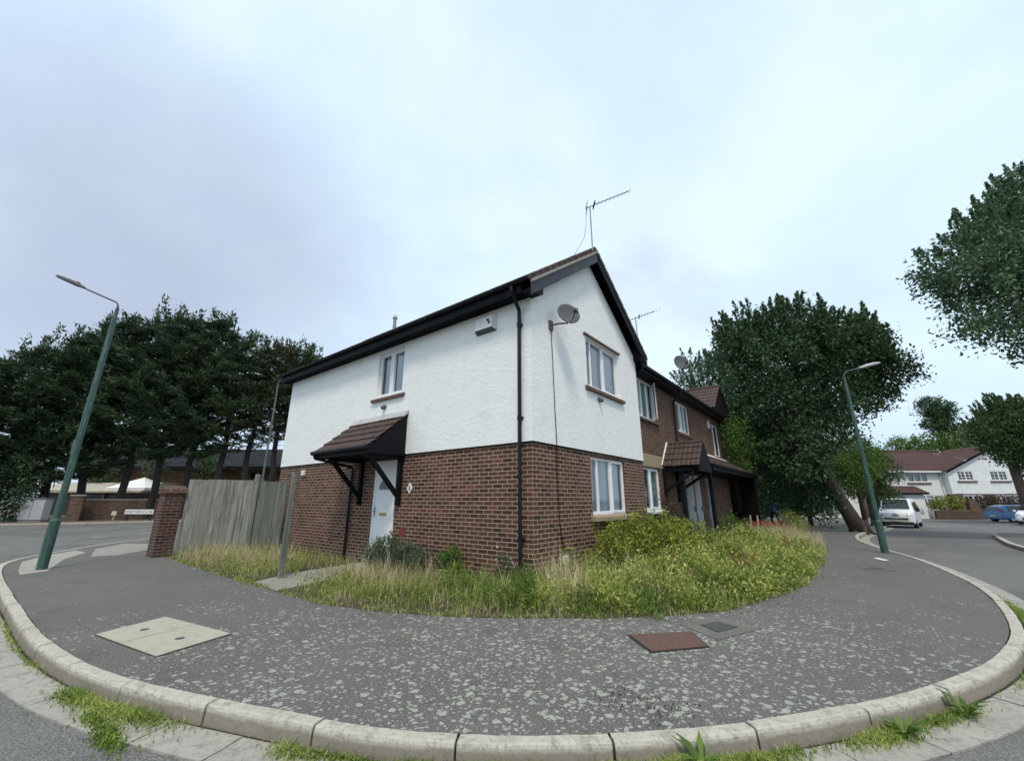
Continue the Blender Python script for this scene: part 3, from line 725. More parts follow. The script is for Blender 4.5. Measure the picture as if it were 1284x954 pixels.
mb = MB(); mb.box(uL-.02, uR+.02, -dep-.0, -dep+.028, ze-.13, ze+.02); mb.box(uL+.03, uR+.0, -.08, -.0235, ze-.15, ze-.05); mb.build('fascia', M['black'], canopy)
mb = MB(); mb.cyl((uL-.06,-dep-.05,ze+.0), (uR+.02,-dep-.05,ze+.0), .05, n=10); mb.build('gutter', M['pipe'], canopy)
mb = MB()
mb.tube([(-5.68,-dep-.05,ze-.03),(-5.66,-dep-.03,ze-.12),(-5.56,-.08,ze-.28),(-5.55,-.06,ze-.36),(-5.55,-.06,.02)], .034, 10)
mb.build('downpipe', M['pipe'], house)
for ux in (-5.16, -3.63):
    mb = MB(); mb.box(ux-.05, ux+.05, -.10, -.0, 1.26, 2.34); mb.beam((ux, -.07, 1.45), (ux, -dep+.10, ze-.14), .075, .09); mb.box(ux-.045, ux+.045, -dep+.04, -.10, ze-.2, ze-.12)
    mb.build('bracket', M['black'], canopy, bevel=.006)
# small fittings
mb = MB(); a = [(-1.37, 4.64, 0), (-.82, 4.64, 0), (-.82, 4.99, 0), (-1.37, 4.99, 0)]
mb.add([(-1.37,-rd,4.66),(-.82,-rd,4.66),(-.82,-rd,5.0),(-1.37,-rd,5.0),(-1.33,-.15,4.72),(-.86,-.15,4.72),(-.88,-.12,4.98),(-1.31,-.12,4.98)], [(4,5,6,7),(3,2,6,7),(0,3,7,4),(1,5,6,2)])
al = mb.build('alarm_box', M['white_plastic'], house, bevel=.008)
MB().add([(-1.37,-rd,4.66),(-.82,-rd,4.66),(-.86,-.15,4.719),(-1.33,-.15,4.719)], [(0,1,2,3)]).build('box_base', M['grey_dark'], al)
mb = MB(); mb.prism([(-.99,-.148,4.86),(-.93,-.147,4.89),(-.97,-.146,4.92),(-1.01,-.146,4.91)], (0,-.004,0)); mb.prism([(-.95,-.149,4.80),(-.91,-.149,4.82),(-.92,-.148,4.86),(-.96,-.148,4.84)], (0,-.004,0)); mb.build('emblem', M['letter_black'], al)
for (p, q) in (((-4.44,-rd,3.58), (-4.44,-.09,3.55)), ((rd,2.62,3.60), (.09,2.62,3.57))):
    mb = MB(); mb.cyl(p, q, .055, .05, n=14); mb.sphere(q, .052, .052, .052); mb.build('vent_cowl', M['grey_dark'], house, smooth=True)
MB().prism([(-3.29,-.004,1.50),(-3.19,-.004,1.62),(-3.29,-.004,1.74),(-3.39,-.004,1.62)], (0,-.015,0)).build('door_number_plate', M['sign_white'], house, bevel=.003)
MB().prism([(-3.30,-.021,1.57),(-3.27,-.021,1.57),(-3.27,-.021,1.67),(-3.30,-.021,1.67)], (0,-.003,0)).build('numeral', M['letter_black'], house)
mb = MB().box(-3.57,-3.35,-.006,0,.63,.78); mb.build('air_brick', M['red'], house)
MB().box(-8.28,-8.12,-.08,-.0,2.04,2.2).build('wall_light', M['white_plastic'], house, bevel=.02)
MB().box(0,.06,.86,1.0,.28,.42).build('cable_box', M['white_plastic'], house, bevel=.01)
MB().tube([(.03,.66,4.72),(.03,.69,4.0),(.03,.72,3.0),(.034,.745,2.4),(.014,.755,2.3),(.013,.765,1.4),(.014,.79,1.0),(.012,.93,.40)], .008, 6).build('cable', M['pipe'], house)
MB().cyl((-7.6,2.2,RZ-.3), (-7.6,2.2,RZ+.30), .06).cyl((-7.6,2.2,RZ+.30),(-7.6,2.2,RZ+.42),.09,.05).build('flue', M['steel'], house)

def dish(name, label, group, arm_from, centre, face, r=.27, pole=None):
    t = thing(name, label, 'satellite dish', arm_from, 0, group)
    c = Vector(centre); f = Vector(face).normalized(); x = f.cross(Vector((0,0,1))).normalized(); y = x.cross(f)
    mb = MB(); vs = []; fs = []; nr, nn = 5, 28
    for side, e in ((0, 0), (1, -.012)):
        for i in range(nr+1):
            q = i/nr
            for k in range(nn):
                a = 2*math.pi*k/nn; vs.append(c + (x*math.cos(a)*.92 + y*math.sin(a))*r*q + f*(.06*q*q-.03+e))
    for side in (0, 1):
        o = side*(nr+1)*nn
        for i in range(nr):
            for k in range(nn): a = o+i*nn+k; b = o+i*nn+(k+1) % nn; fs.append((a, b, b+nn, a+nn))
    o2 = (nr+1)*nn
    for k in range(nn): a = nr*nn+k; b = nr*nn+(k+1) % nn; fs.append((a, b, b+o2, a+o2))
    rf = mb.add(vs, fs).build('reflector', M['dishmesh'], t, smooth=True)
    lnb = c + f*.34 - y*.20
    mb = MB().tube([c-y*r*.9, c-y*r*.95+f*.12, lnb], .011, 6); mb.build('feed_arm', M['grey_dark'], t)
    MB().cyl(lnb+f*.02, lnb-f*.09+y*.035, .028).cyl(lnb-y*.05, lnb+y*.02, .03).build('receiver', M['trim'], t)
    mb = MB(); b = Vector(arm_from); back = c - f*.06
    if pole: mb.tube([b, Vector((b.x, b.y, c.z-.05)), back], .02, 8)
    else:
        mb.tube([b, b+Vector((.18,.02,.0)), Vector((back.x, back.y, b.z+.04)), back], .018, 8)
        mb.box(b.x-.025, b.x+.03, b.y-.06, b.y+.06, b.z-.1, b.z+.1)
    mb.obox(back, x*.05, y*.06, f*.03); mb.build('mount', M['grey_dark'], t)
    return t
dish('satellite_dish', 'round grey satellite dish on a wall arm, on the white gable near the corner', 'satellite dishes', (.03,.64,4.76), (.36,.80,4.97), (.85,-.62,.35), .26)
dish('satellite_dish', 'grey satellite dish standing on a tall thin pole above the terrace eave', 'satellite dishes', (.22,9.0,4.86), (.22,8.95,6.12), (.80,-.75,.25), .29, pole=True)

def aerial(label, base, h, direction, length, n, back=.18, rise=.0, up=(0,0,1), mat='steel', lash=False):
    t = thing('television_aerial', label, 'aerial', base, 0, 'television aerials')
    b = Vector(base); top = b+Vector((0,0,h)); d = Vector(direction).normalized(); side = d.cross(Vector(up)).normalized()
    MB().tube([b, top], .017, 8).build('mast', M['steel'], t)
    MB().tube([top-d*back, top+d*(length-back)], .011, 6).build('boom', M['grey_dark'], t)
    mb = MB()
    for i in range(n):
        p = top+d*(length*(i+1.6)/(n+.8)-back*.6); w = .085
        mb.tube([p-side*w-d*0, p+side*w], .0045, 5); 
    mb.build('directors', M['steel'], t)
    mb = MB(); p = top-d*back*.8; u = Vector(up)
    for k in (-2,-1,1,2): mb.tube([p+u*.035*k*1.5-side*.15, p+u*.035*k*1.5+side*.15], .005, 5)
    mb.build('reflector', M['steel'], t)
    p = top+d*.12; MB().tube([p-side*.12+u*.035, p+side*.12+u*.035, p+side*.14, p+side*.12-u*.035, p-side*.12-u*.035, p-side*.14, p-side*.12+u*.035], .012, 6).build('dipole', M['trim'], t)
    if lash: MB().tube([top-d*.1, top-d*.14+Vector((0,0,-.5)), b+Vector((-.18,-.05,.55)), b+Vector((-.5,-.15,.0))], .005, 5).build('cable', M['pipe'], t)
    return t
aerial('television aerial on a thin mast at the gable peak of the white corner house', (.20,2.42,7.24), 1.42, (S(1,0)[0]-CAM[0], S(1,0)[1]-CAM[1], .46), 1.28, 10, .12, lash=True)
aerial('smaller television aerial rising behind the right slope of the white gable', (*S(4.13,12.6)[:2],5.35), 1.85, (.9,.42,.28), 1.1, 10, .45)

# ------------------------------------------------------------------ terrace houses
TX = -.10; FT = ('E', TX)
def terrace_house(label, y0, y1, wins, lows, doors, roof_to):
    t = thing('terrace_house', label, 'house', (0, y0, 0), 0, 'brown brick terraced houses')
    mb = MB(); holes = [w[:4] for w in wins+lows]+[d[:4] for d in doors]
    wallpanel(mb, FT, y0, y1, -.1, 4.95, holes)
    mb.poly([(TX,y1,-.1),(-8.5,y1,-.1),(-8.5,y1,4.95),(-4.3,y1,7.7),(TX,y1,4.95)]); mb.poly([(-8.5,y0,-.1),(-8.5,y1,-.1),(-8.5,y1,4.95),(-8.5,y0,4.95)])
    mb.build('wall', M['brick_terrace'], t)
    for w in wins: window(t, FT, *w[:4], **w[4])
    for w in lows: window(t, FT, *w[:4], **w[4])
    mb = MB(); v = Vector((-4.6,0,2.9)); tilefield(mb, (TX+.32,y0,5.04), (0,1,0), v, roof_to-y0, v.length, ss=4)
    v = Vector((4.6,0,2.9)); tilefield(mb, (-8.9,y0,5.04), (0,1,0), v, roof_to-y0, v.length, ss=4)
    rf = mb.build('roof', M['tile'], t)
    mb = MB(); mb.prism([(TX+.3,y0,5.0),(-4.3,y0,7.88),(-8.9,y0,5.0)], (0,roof_to-y0,0)); mb.build('roof_deck', M['black_soffit'], rf)
    mb = MB(); mb.box(TX+.29,TX+.32,y0,roof_to,4.86,5.04); mb.box(TX,TX+.29,y0,roof_to,4.87,4.89); mb.build('fascia', M['black'], t)
    mb = MB(); mb.cyl((TX+.38,y0,4.99),(TX+.38,roof_to,4.99),.055,n=10); mb.build('eaves_gutter', M['pipe'], t)
    return t
h2 = terrace_house('middle brown brick terraced house with an open upper window and small gabled door canopy', D, 8.5,
    [(5.22,6.72,3.66,4.84,dict(mull=(5.75,6.22), curtain='curtain_green', sill=(.08,.12,.07), open_leaf=(6.68,.42,150), opens=(0,)))],
    [(5.20,6.55,1.10,2.24,dict(mull=(5.85,), curtain='curtain_green', sillmat='upvc', sill=(.08,.04,.06), opens=(1,)))], [], 8.5)
MB().box(TX+.0, TX+.012, 5.06, 7.0, 2.27, 2.62).build('lintel_band', M['sill_stone'], h2)
mb = MB(); mb.tube([(TX+.38,8.30,4.97),(TX+.36,8.30,4.85),(TX+.08,8.34,4.6),(TX+.06,8.34,.05)], .034, 10); mb.build('downpipe', M['pipe'], h2)
h3 = terrace_house('end brown brick terraced house with a green climber and a small tiled roof gable', 8.5, 15.7,
    [(8.85,10.35,3.66,4.76,dict(mull=(9.4,9.9), curtain='curtain_green', sill=(.08,.12,.07), open_leaf=None, opens=(0,1))), (13.6,14.9,3.2,4.62,dict(mull=(14.2,), curtain=None, sill=(.08,.12,.07)))],
    [], [(9.0,9.85,.1,2.2), (10.0,10.75,.1,2.2), (11.6,12.45,.1,2.15)], 15.9)
# glazed porch doors
def glazed_door(root, y0, y1, z0, z1, label=None, bars=3):
    mb = MB(); fbox(mb, FT, y0, y0+.06, -.08, -.01, z0, z1); fbox(mb, FT, y1-.06, y1, -.08, -.01, z0, z1); fbox(mb, FT, y0+.06, y1-.06, -.08, -.01, z1-.06, z1); fbox(mb, FT, y0+.06, y1-.06, -.08, -.01, z0, z0+.25)
    for k in range(1, bars): u = y0+(y1-y0)*k/bars; fbox(mb, FT, u-.025, u+.025, -.07, -.005, z0+.25, z1-.06)
    d = mb.build('door', M['upvc'], root, label=label); MB().poly([fp(FT, y0, -.05, z0), fp(FT, y1, -.05, z0), fp(FT, y1, -.05, z1), fp(FT, y0, -.05, z1)]).build('pane', M['glass'], d)
    mb = MB(); fbox(mb, FT, y0, y1, -.6, -.58, z0, z1); mb.build('hall_lining', M['room'], d)
    mb = MB(); fbox(mb, FT, y1-.12, y1-.06, -.005, .05, 1.0, 1.15); mb.build('handle', M['steel'], d)
glazed_door(h3, 9.0, 9.85, .1, 2.2, 'white door with narrow upright glazing bars'); glazed_door(h3, 10.0, 10.75, .1, 2.2); glazed_door(h3, 11.6, 12.45, .1, 2.15, bars=2)
MB().box(TX,TX+.08,12.95,13.1,4.3,4.62).build('alarm_box', M['white_plastic'], h3, bevel=.01)
# gabled canopy
gy, gw, gz0, gz1, gd = 7.45, .68, 2.33, 3.06, .98
mb = MB()
for s_ in (-1, 1):
    v = Vector((0, -s_*gw, gz1-gz0)); tilefield(mb, (TX+.0, gy+s_*gw, gz0), (1,0,0), v, gd-TX, v.length, tw=.27, g=.26, step=.034, wave=.028)
cn = mb.build('canopy_roof', M['tile'], h2)
MB().tube([(TX+.02,gy,gz1+.0),(gd+.02,gy,gz1+.0)], .06, 8).build('ridge_tiles', M['tile'], cn)
MB().prism([(gd-.03,gy-gw+.02,gz0-.02),(gd-.03,gy,gz1-.06),(gd-.03,gy+gw-.02,gz0-.02),(gd-.03,gy+gw-.02,gz0-.16),(gd-.03,gy-gw+.02,gz0-.16)], (.03,0,0)).build('gable_board', M['black'], cn)
MB().prism([(TX+.0,gy-gw-.03,gz0+.04),(TX+.0,gy-.04,gz1+.07),(TX+.0,gy-.04,gz1-.01),(TX+.0,gy-gw-.0,gz0-.06)], (.035,0,0)).build('flashing', M['upvc'], cn)
mb = MB()
for yy in (gy-gw+.03, gy+gw-.1): mb.box(TX, gd-.03, yy, yy+.07, gz0-.16, gz0-.05); mb.beam((gd-.1, yy+.035, gz0-.12), (TX+.05, yy+.035, 1.62), .07); mb.box(TX, TX+.09, yy-.01, yy+.08, 1.3, gz0-.1)
mb.box(TX+.1, gd-.04, gy-gw+.05, gy+gw-.05, gz0-.06, gz0-.045)
mb.build('bracket', M['black'], cn)
mb = MB(); mb.box(.36,.47,6.86,6.97,-.02,2.3); mb.build('porch_post', M['black'], h2)
mb = MB(); mb.box(.72,.83,8.55,8.66,-.02,2.3); mb.build('porch_post', M['black'], h3)
# long lean-to canopy
mb = MB(); v = Vector((-1.12,0,.68)); tilefield(mb, (1.0,8.55,2.42), (0,1,0), v, 7.4, v.length-.05, tw=.3, g=.27, step=.034)
ln = mb.build('lean_to_roof', M['tile'], h3)
MB().prism([(TX+.005,8.3,3.16),(TX+.02,8.3,3.16),(TX+.17,8.3,3.03),(TX+.16,8.3,3.0),(TX+.005,8.3,3.08)], (0,7.6,0)).build('flashing', M['upvc'], ln)
mb = MB(); mb.box(.96,1.0,8.2,15.98,2.27,2.45); mb.box(TX,.96,8.2,15.98,2.29,2.31); mb.build('fascia', M['black'], ln)
mb = MB(); mb.cyl((1.05,8.15,2.42),(1.05,16.0,2.42),.05,n=8); mb.build('gutter', M['pipe'], ln)
mb = MB(); mb.box(TX,.95,15.62,15.72,-.02,2.3); mb.build('cheek_wall', M['black_soffit'], h3)
mb = MB(); mb.tube([(1.05,15.9,2.4),(1.0,15.85,2.2),(.75,15.8,1.9),(.72,15.8,0)], .035, 8); mb.build('downpipe', M['pipe'], h3)
# small roof gable of the end house
ry, rw = 13.75, 1.45; z0g, z1g = 5.02, 6.22
mb = MB()
for s_ in (-1, 1):
    v = Vector((0, -s_*rw, z1g-z0g)); tilefield(mb, (-3.0, ry+s_*rw, z0g+.02), (1,0,0), v, 3.45, v.length, ss=4)
gr = mb.build('gable_roof', M['tile'], h3); MB().tube([(-3,ry,z1g+.02),(.46,ry,z1g+.02)], .08, 8).build('ridge_tiles', M['tile'], gr)
MB().prism([(.3,ry-rw+.05,z0g-.05),(.3,ry,z1g-.05),(.3,ry+rw-.05,z0g-.05)], (.05,0,0)).build('gable_board', M['black'], gr)
MB().prism([(-.1,ry-rw+.1,z0g-.1),(-.1,ry,z1g-.12),(-.1,ry+rw-.1,z0g-.1)], (.36,0,0)).build('gable_wall', M['black_soffit'], gr)

# ------------------------------------------------------------------ gate pier, fence, post
pier = thing('brick_pier', 'short red brick pier with a rounded cap at the left end of the fence', 'pier', (-9.9,-2.62,0))
mb = MB(); mb.box(-10.12,-9.56,-2.82,-2.42,-.05,1.52); mb.build('shaft', M['brick_pier'], pier, bevel=.006)
mb = MB(); mb.prism([(-10.16,-2.86,1.52),(-9.52,-2.86,1.52),(-9.52,-2.86,1.58),(-9.62,-2.86,1.68),(-9.84,-2.86,1.73),(-10.06,-2.86,1.68),(-10.16,-2.86,1.58)], (0,.48,0)); mb.build('cap', M['brick_pier'], pier, bevel=.01)
def fencerun(name, label, a, b, h, mat, wmin=.09, wmax=.16, postb=True, group=None):
    t = thing(name, label, 'fence', (*a, 0), 0, group); A, B = Vector((*a, 0)), Vector((*b, 0)); d = (B-A).normalized(); nrm = Vector((d.y,-d.x,0)); ln_ = (B-A).length
    mb = MB(); s = 0; i = 0
    while s < ln_-.02:
        w = min(random.uniform(wmin, wmax), ln_-s); top = h+random.uniform(-.012,.012); tilt = random.uniform(-.006,.006)
        off = nrm*(.012 if i % 2 else 0); bot = random.uniform(.02,.08)
        p0 = A+d*s; p1 = A+d*(s+w+.012)
        mb.prism([p0+off+Vector((0,0,bot)), p1+off+Vector((0,0,bot)), p1+off+d*tilt+Vector((0,0,top)), p0+off+d*tilt+Vector((0,0,top))], nrm*.012); s += w; i += 1
    mb.build('boards', M[mat], t)
    for z in (.35, h*.55, h-.25): MB().beam(A-nrm*.03+Vector((0,0,z)), B-nrm*.03+Vector((0,0,z)), .05, .07).build('rail', M['wood_dark'], t)
    return t
f1 = fencerun('board_fence', 'silvery upright board fence between the brick pier and the tall post', (-9.62,-2.36), (-9.12,-.93), 1.90, 'wood')
mb = MB(); mb.box(-9.15,-9.05,-.95,-.85,.1,2.08); mb.build('post', M['wood'], f1)
f2 = fencerun('board_gate', 'dark grey board gate set back between the fence and the house wall', (-9.12,-.84), (-8.58,-.27), 1.88, 'wood_dark')
f2['category'] = 'gate'
post = thing('timber_post', 'single grey timber post standing in the grass in front of the house wall', 'post', (-4.2,-2.06,0))
mb = MB(); mb.box(-4.255,-4.165,-2.11,-2.03,-.05,1.86); mb.build('shaft', M['wood_dark'], post, bevel=.006)
mb = MB(); mb.tube([(-4.22,-2.07,1.85),(-4.32,-2.09,1.875),(-4.42,-2.1,1.85),(-4.44,-2.1,1.80)], .018, 6); mb.build('broken_rail', M['wood_dark'], post)

# ------------------------------------------------------------------ covers in the pavement
def cover(name, label, quad, mat, z=.006, th=.006, group='covers set in the pavement', holes=None, joints=None, frame=None):
    t = thing(name, label, 'cover', (sum(p[0] for p in quad)/4, sum(p[1] for p in quad)/4, 0), 0, group)
    zz = [gz(*p)+z for p in quad]
    MB().prism([(p[0], p[1], q) for p, q in zip(quad, zz)], (0,0,th)).build('lid', M[mat], t)
    if holes:
        for x, y, r in holes: MB().cyl((x,y,z+th+.0005), (x,y,z+th+.002), r, n=16).build('lifting_socket', M['iron'], t)
    if joints:
        mb = MB()
        for a, b in joints: 
            a, b = Vector((*a, z+th+.0015)), Vector((*b, z+th+.0015)); d = (b-a).normalized(); nn = Vector((d.y,-d.x,0))*.0025; mb.poly([a-nn, b-nn, b+nn, a+nn])
        mb.build('joint', M['joint'], t)
    if frame:
        c = Vector((sum(p[0] for p in quad)/4, sum(p[1] for p in quad)/4, 0)); mb = MB()
        mb.poly([tuple(c+(Vector((*p,0))-c)*frame+Vector((0,0,z-.002))) for p in quad]); mb.build('surround', M['joint' if frame < 1.2 else 'patch'], t)
    return t
cover('concrete_cover', 'pale square concrete inspection cover with two round sockets on the left pavement', [(-2.33,-4.74),(-2.60,-4.09),(-1.24,-3.84),(-1.02,-4.51)], 'slab', holes=[(-2.12,-4.38,.042),(-1.45,-4.23,.042)], joints=[((-1.92,-3.97),(-1.75,-4.64)),], frame=1.02)
cover('iron_cover', 'rusty brown iron inspection cover in front of the weeds', [(2.11,-1.24),(2.59,-.73),(2.85,-1.10),(2.48,-1.58)], 'rust', z=.008, frame=1.07)
cover('stopcock_cover', 'small dark cover in a pale worn patch beside the rusty cover', [(2.6,-.39),(2.72,-.13),(2.95,-.22),(2.82,-.55)], 'iron', z=.007, frame=2.2)
cover('iron_cover', 'small grey cover in a pale strip on the right pavement', [(4.22,6.16),(4.36,6.3),(4.5,6.1),(4.36,5.94)], 'iron', z=.009, frame=2.4)
cover('yellow_cover', 'tiny cream cover at the foot of the right street lamp', [(4.36,8.1),(4.46,8.26),(4.64,7.86),(4.54,7.7)], 'sign_white')

# ------------------------------------------------------------------ street lamps
def lamp(label, base, h, arm_dir, arm_len, rise, r0=.095, r1=.055, collar=.95, box=None, head=.72, mat='pole', z0=0):
    x, y = base; t = thing('street_lamp', label, 'street lamp', (x, y, z0), 0, 'street lamps')
    b = Vector((x, y, z0)); d = Vector((*arm_dir, 0)).normalized(); side = Vector((d.y,-d.x,0)); U = Vector((0,0,1))
    MB().tube([b-U*.1, b+U*collar, b+U*(collar+.05)], [r0, r0, r0*.75], 16).tube([b+U*.42, b+U*.425], r0+.004, 16).build('base', M[mat], t, smooth=False)
    MB().tube([b+U*(collar-.02), b+U*(h-.35), b+U*(h-.33), b+U*(h-.12)], [r0*.72, r1, r1*.75, r1*.7], 14).build('column', M[mat], t)
    pts = [b+U*(h-.15)]
    for i in range(7):
        a = math.pi/2*i/6*(1-.12); pts.append(b+U*(h-.12+.2*math.sin(a))+d*(.2*(1-math.cos(a))))
    end = b+U*(h+rise)+d*arm_len; pts.append(end)
    MB().tube(pts, .020, 8).build('arm', M['grey_dark'] if mat == 'pole' else M[mat], t)
    ax = (end-pts[-2]).normalized(); up = side.cross(ax).normalized(); up = up if up.z > 0 else -up
    hb = MB(); n = 10; sec = [(-.06,.035,.03),(.0,.045,.045),(.08,.06,.055),(.2,.12,.075),(.42,.13,.07),(head-.06,.11,.05),(head,.05,.02)]
    vs = []; 
    for s_, w, hh in sec:
        for k in range(n): a = 2*math.pi*k/n; vs.append(end+ax*s_+side*w*math.cos(a)+up*(hh*max(math.sin(a), -.35)))
    fs = [(i*n+k, i*n+(k+1) % n, (i+1)*n+(k+1) % n, (i+1)*n+k) for i in range(len(sec)-1) for k in range(n)]+[tuple(range(n))[::-1], tuple(range(n*(len(sec)-1), n*len(sec)))]
    hd = hb.add(vs, fs).build('lantern', M['grey_plastic' if h < 5.5 else 'grey_dark'], t, smooth=True)  # taller lamps: shade of the underside put into a darker grey
    MB().obox(end+ax*(.2+(head-.26)/2)-up*.022, ax*(head-.28)/2, side*.07, up*.012).build('diffuser', M['grey_dark'], hd, bevel=.005)
    MB().cyl(end+ax*.2+up*.04, end+ax*.2+up*.085, .03).build('photocell', M['trim'], hd)
    if box: MB().obox(b+U*box+side*.0-Vector((0,0,0))+Vector((-.78,-.62,0))*(-r0*-.85), Vector((.62,-.78,0))*.025, Vector((.78,.62,0))*.025, U*.17).build('plate_box', M[mat], t, bevel=.01)
    return t
lamp('green street lamp leaning in view at the far left corner, grey lantern pointing left', (-9.08,-4.68), 6.0, (-.80,-.60), 1.05, .46, .088, .052, .95, box=2.5, head=.8)
lamp('green street lamp on the right kerb, pale lantern pointing right before the big tree', (4.66,9.72), 5.05, (.80,.60), .55, .17, .085, .045, .80, head=.62)
lamp('distant thin grey lamp column among the conifers behind the fence', (*S(-13.6,23)[:2],), 8.0, (-.6,.8), .5, .2, .08, .04, 1.0, mat='pole_grey')

# ------------------------------------------------------------------ vegetation
def unit(v): return v/np.maximum(np.linalg.norm(v, axis=-1, keepdims=True), 1e-9)
def leaves(centers, per, spread, size, aspect=.55, up=0.0, outc=None, rng=RNG, droop=0.0, clumpdir=None, stretch=1.0):
    """diamond leaves around clump centres"""
    n = len(centers)*per; c = np.repeat(centers, per, 0)
    g = np.clip(rng.normal(0, 1, (n, 3)), -1.7, 1.7)
    if clumpdir is not None:
        cd = np.repeat(clumpdir, per, 0); t = rng.uniform(-1, 1, (n, 1)); g = g*.5+cd*t*stretch
    sp = np.repeat(np.broadcast_to(np.asarray(spread, float).reshape(-1, 1) if np.ndim(spread) else np.full((len(centers), 1), spread), (len(centers), 1)), per, 0)
    p = c+g*sp
    d = unit(rng.normal(0, 1, (n, 3))+np.array([0, 0, up]))
    if outc is not None: d = unit(d*.7+unit(p-outc)*.7+np.array([0, 0, -droop]))
    s = unit(np.cross(d, rng.normal(0, 1, (n, 3)))); sz = size*rng.uniform(.6, 1.35, (n, 1))
    a = p-d*sz*.5; b = p+s*sz*aspect*.5; e = p+d*sz*.5; f = p-s*sz*aspect*.5
    return np.stack([a, b, e, f], 1).reshape(-1, 3)
def blob_points(c, r, n, shell=.55, rng=RNG):
    v = unit(rng.normal(0, 1, (n, 3))); q = rng.uniform(shell**3, 1, (n, 1))**(1/3); return np.array(c)+v*q*np.array(r)
def branch_path(a, b, k=5, wob=.12, sag=0):
    a, b = Vector(a), Vector(b); L_ = (b-a).length; pts = []
    for i in range(k+1):
        t = i/k; p = a.lerp(b, t)+Vector((random.uniform(-1,1), random.uniform(-1,1), random.uniform(-.5,.5)))*wob*L_*math.sin(math.pi*t)*.5+Vector((0,0,sag*L_*math.sin(math.pi*t)))
        pts.append(p)
    return pts
def broadleaf(label, trunk, radii, blobs, mat, name='broadleaf_tree', size=.16, per=26, dens=1.0, spread=.26, group=None, bark='bark', forks=None, tips=0, limb=.16, rng=RNG, twig=True):
    base = trunk[0]; t = thing(name, label, 'tree', tuple(base), 0, group)
    mb = MB(); mb.tube(trunk, radii, 12); top = Vector(trunk[-1]); fk = Vector(trunk[-2]) if len(trunk) > 2 else top
    for i in range(6):   # root flare
        a = i*1.05; b = Vector(base); mb.tube([b+Vector((math.cos(a)*radii[0]*1.55, math.sin(a)*radii[0]*1.55, -.05)), b+Vector((math.cos(a)*radii[0]*.95, math.sin(a)*radii[0]*.95, .08)), b+Vector((math.cos(a)*radii[0]*.55, math.sin(a)*radii[0]*.55, .55))], [.03, radii[0]*.26, radii[0]*.3], 7)
    cents = []
    for (c, r) in blobs:
        start = top if random.random() < .6 else fk.lerp(top, .5)
        path = branch_path(start, c, 6, .16, .05); mb.tube(path, [limb*(1-i/7.5) for i in range(7)], 7)
        if twig:
            for _ in range(7):
                q = blob_points(c, [x*.8 for x in r], 1, .5, rng)[0]; s0 = path[random.choice((3,4,5,6))]
                mb.tube(branch_path(s0, q, 4, .2), [limb*.3, limb*.22, limb*.16, limb*.1, .012], 5, cap=False)
        n = int(dens*9*(r[0]*r[1]+r[1]*r[2]+r[0]*r[2])); cents.append(blob_points(c, r, max(8, n), .45, rng))
    mb_t = mb
    C_ = np.concatenate(cents)
    lv = leaves(C_, per, rng.uniform(.6, 1.3, len(C_))*spread, size, .5, .2, rng=rng)
    if tips:   # upright sprigs standing out of the crown
        zz = C_[:, 2]; k = np.argsort(-(zz+rng.normal(0, .8, len(zz))))[:tips]; q = C_[k]; out = unit(q-C_.mean(0)); dirs = unit(np.array([0, 0, 1.25])+out*.55+rng.normal(0, .22, (len(q), 3))); ln = spread*rng.uniform(1.6, 3.2, (len(q), 1))
        for st in (.35, .7, 1.0, 1.25): lv = np.concatenate([lv, leaves(q+dirs*ln*st, 22, .16*(1.35-st*.75)*spread/.3, size*.95, .42, 1.0, rng=rng, clumpdir=dirs, stretch=1.8)])
        for qq, dd, l_ in zip(q[::2], dirs[::2], ln[::2]): mb_t.tube([tuple(qq-dd*.3), tuple(qq+dd*l_*1.15)], [.018, .006], 4, cap=False)
    mb.build('trunk', M[bark], t, smooth=True)
    fastmesh('crown', lv, 4, M[mat], t); return t
# big street tree on the right
Tb = S(16.6,20.6,-.08)
def SS(x, y, z): return S(x, y, z)
broadleaf('large dark street tree with a leaning bare trunk beside the right pavement', [SS(16.05,20.1,-.1), SS(15.6,20.1,1.0), SS(15.0,20.1,2.3), SS(14.6,20.1,3.9), SS(14.3,20.2,5.4)], [.36,.29,.26,.24,.2],
    [(SS(14.2,20,8.4),(2.5,2.6,2.1)), (SS(12.4,20,7.8),(1.8,2.2,2.1)), (SS(16.4,20,8.4),(2.3,2.4,1.9)), (SS(17.9,20.2,8.3),(2.0,2.2,1.6)), (SS(19.1,20.2,7.6),(1.5,1.7,1.3)), (SS(14.6,20.2,10.0),(2.0,2.2,1.2)), (SS(17.6,20.2,9.5),(1.5,1.9,1.0)), (SS(14.2,18.9,4.5),(1.5,1.0,1.2)), (SS(15.3,18.9,5.4),(1.6,1.0,1.2)), (SS(13.2,18.9,3.4),(1.3,1.0,1.3)), (SS(12.4,20.4,9.6),(1.4,1.5,1.3)), (SS(12.9,20.2,5.9),(2.2,2.0,1.9)), (SS(15.8,20.4,6.4),(2.2,2.0,1.7)), (SS(11.6,20.6,5.0),(1.5,1.5,1.8)), (SS(13.2,20.8,3.9),(2.0,1.8,1.6)), (SS(13.9,21.4,2.2),(1.7,1.4,1.5)), (SS(15.0,21.2,4.6),(1.9,1.7,1.6)), (SS(18.0,20,6.4),(1.4,1.5,.9)), (SS(14.3,20.4,1.5),(1.0,1.0,1.1))],
    'leaf_dark', size=.17, per=46, dens=1.05, spread=.25, tips=300, limb=.17, bark='bark')
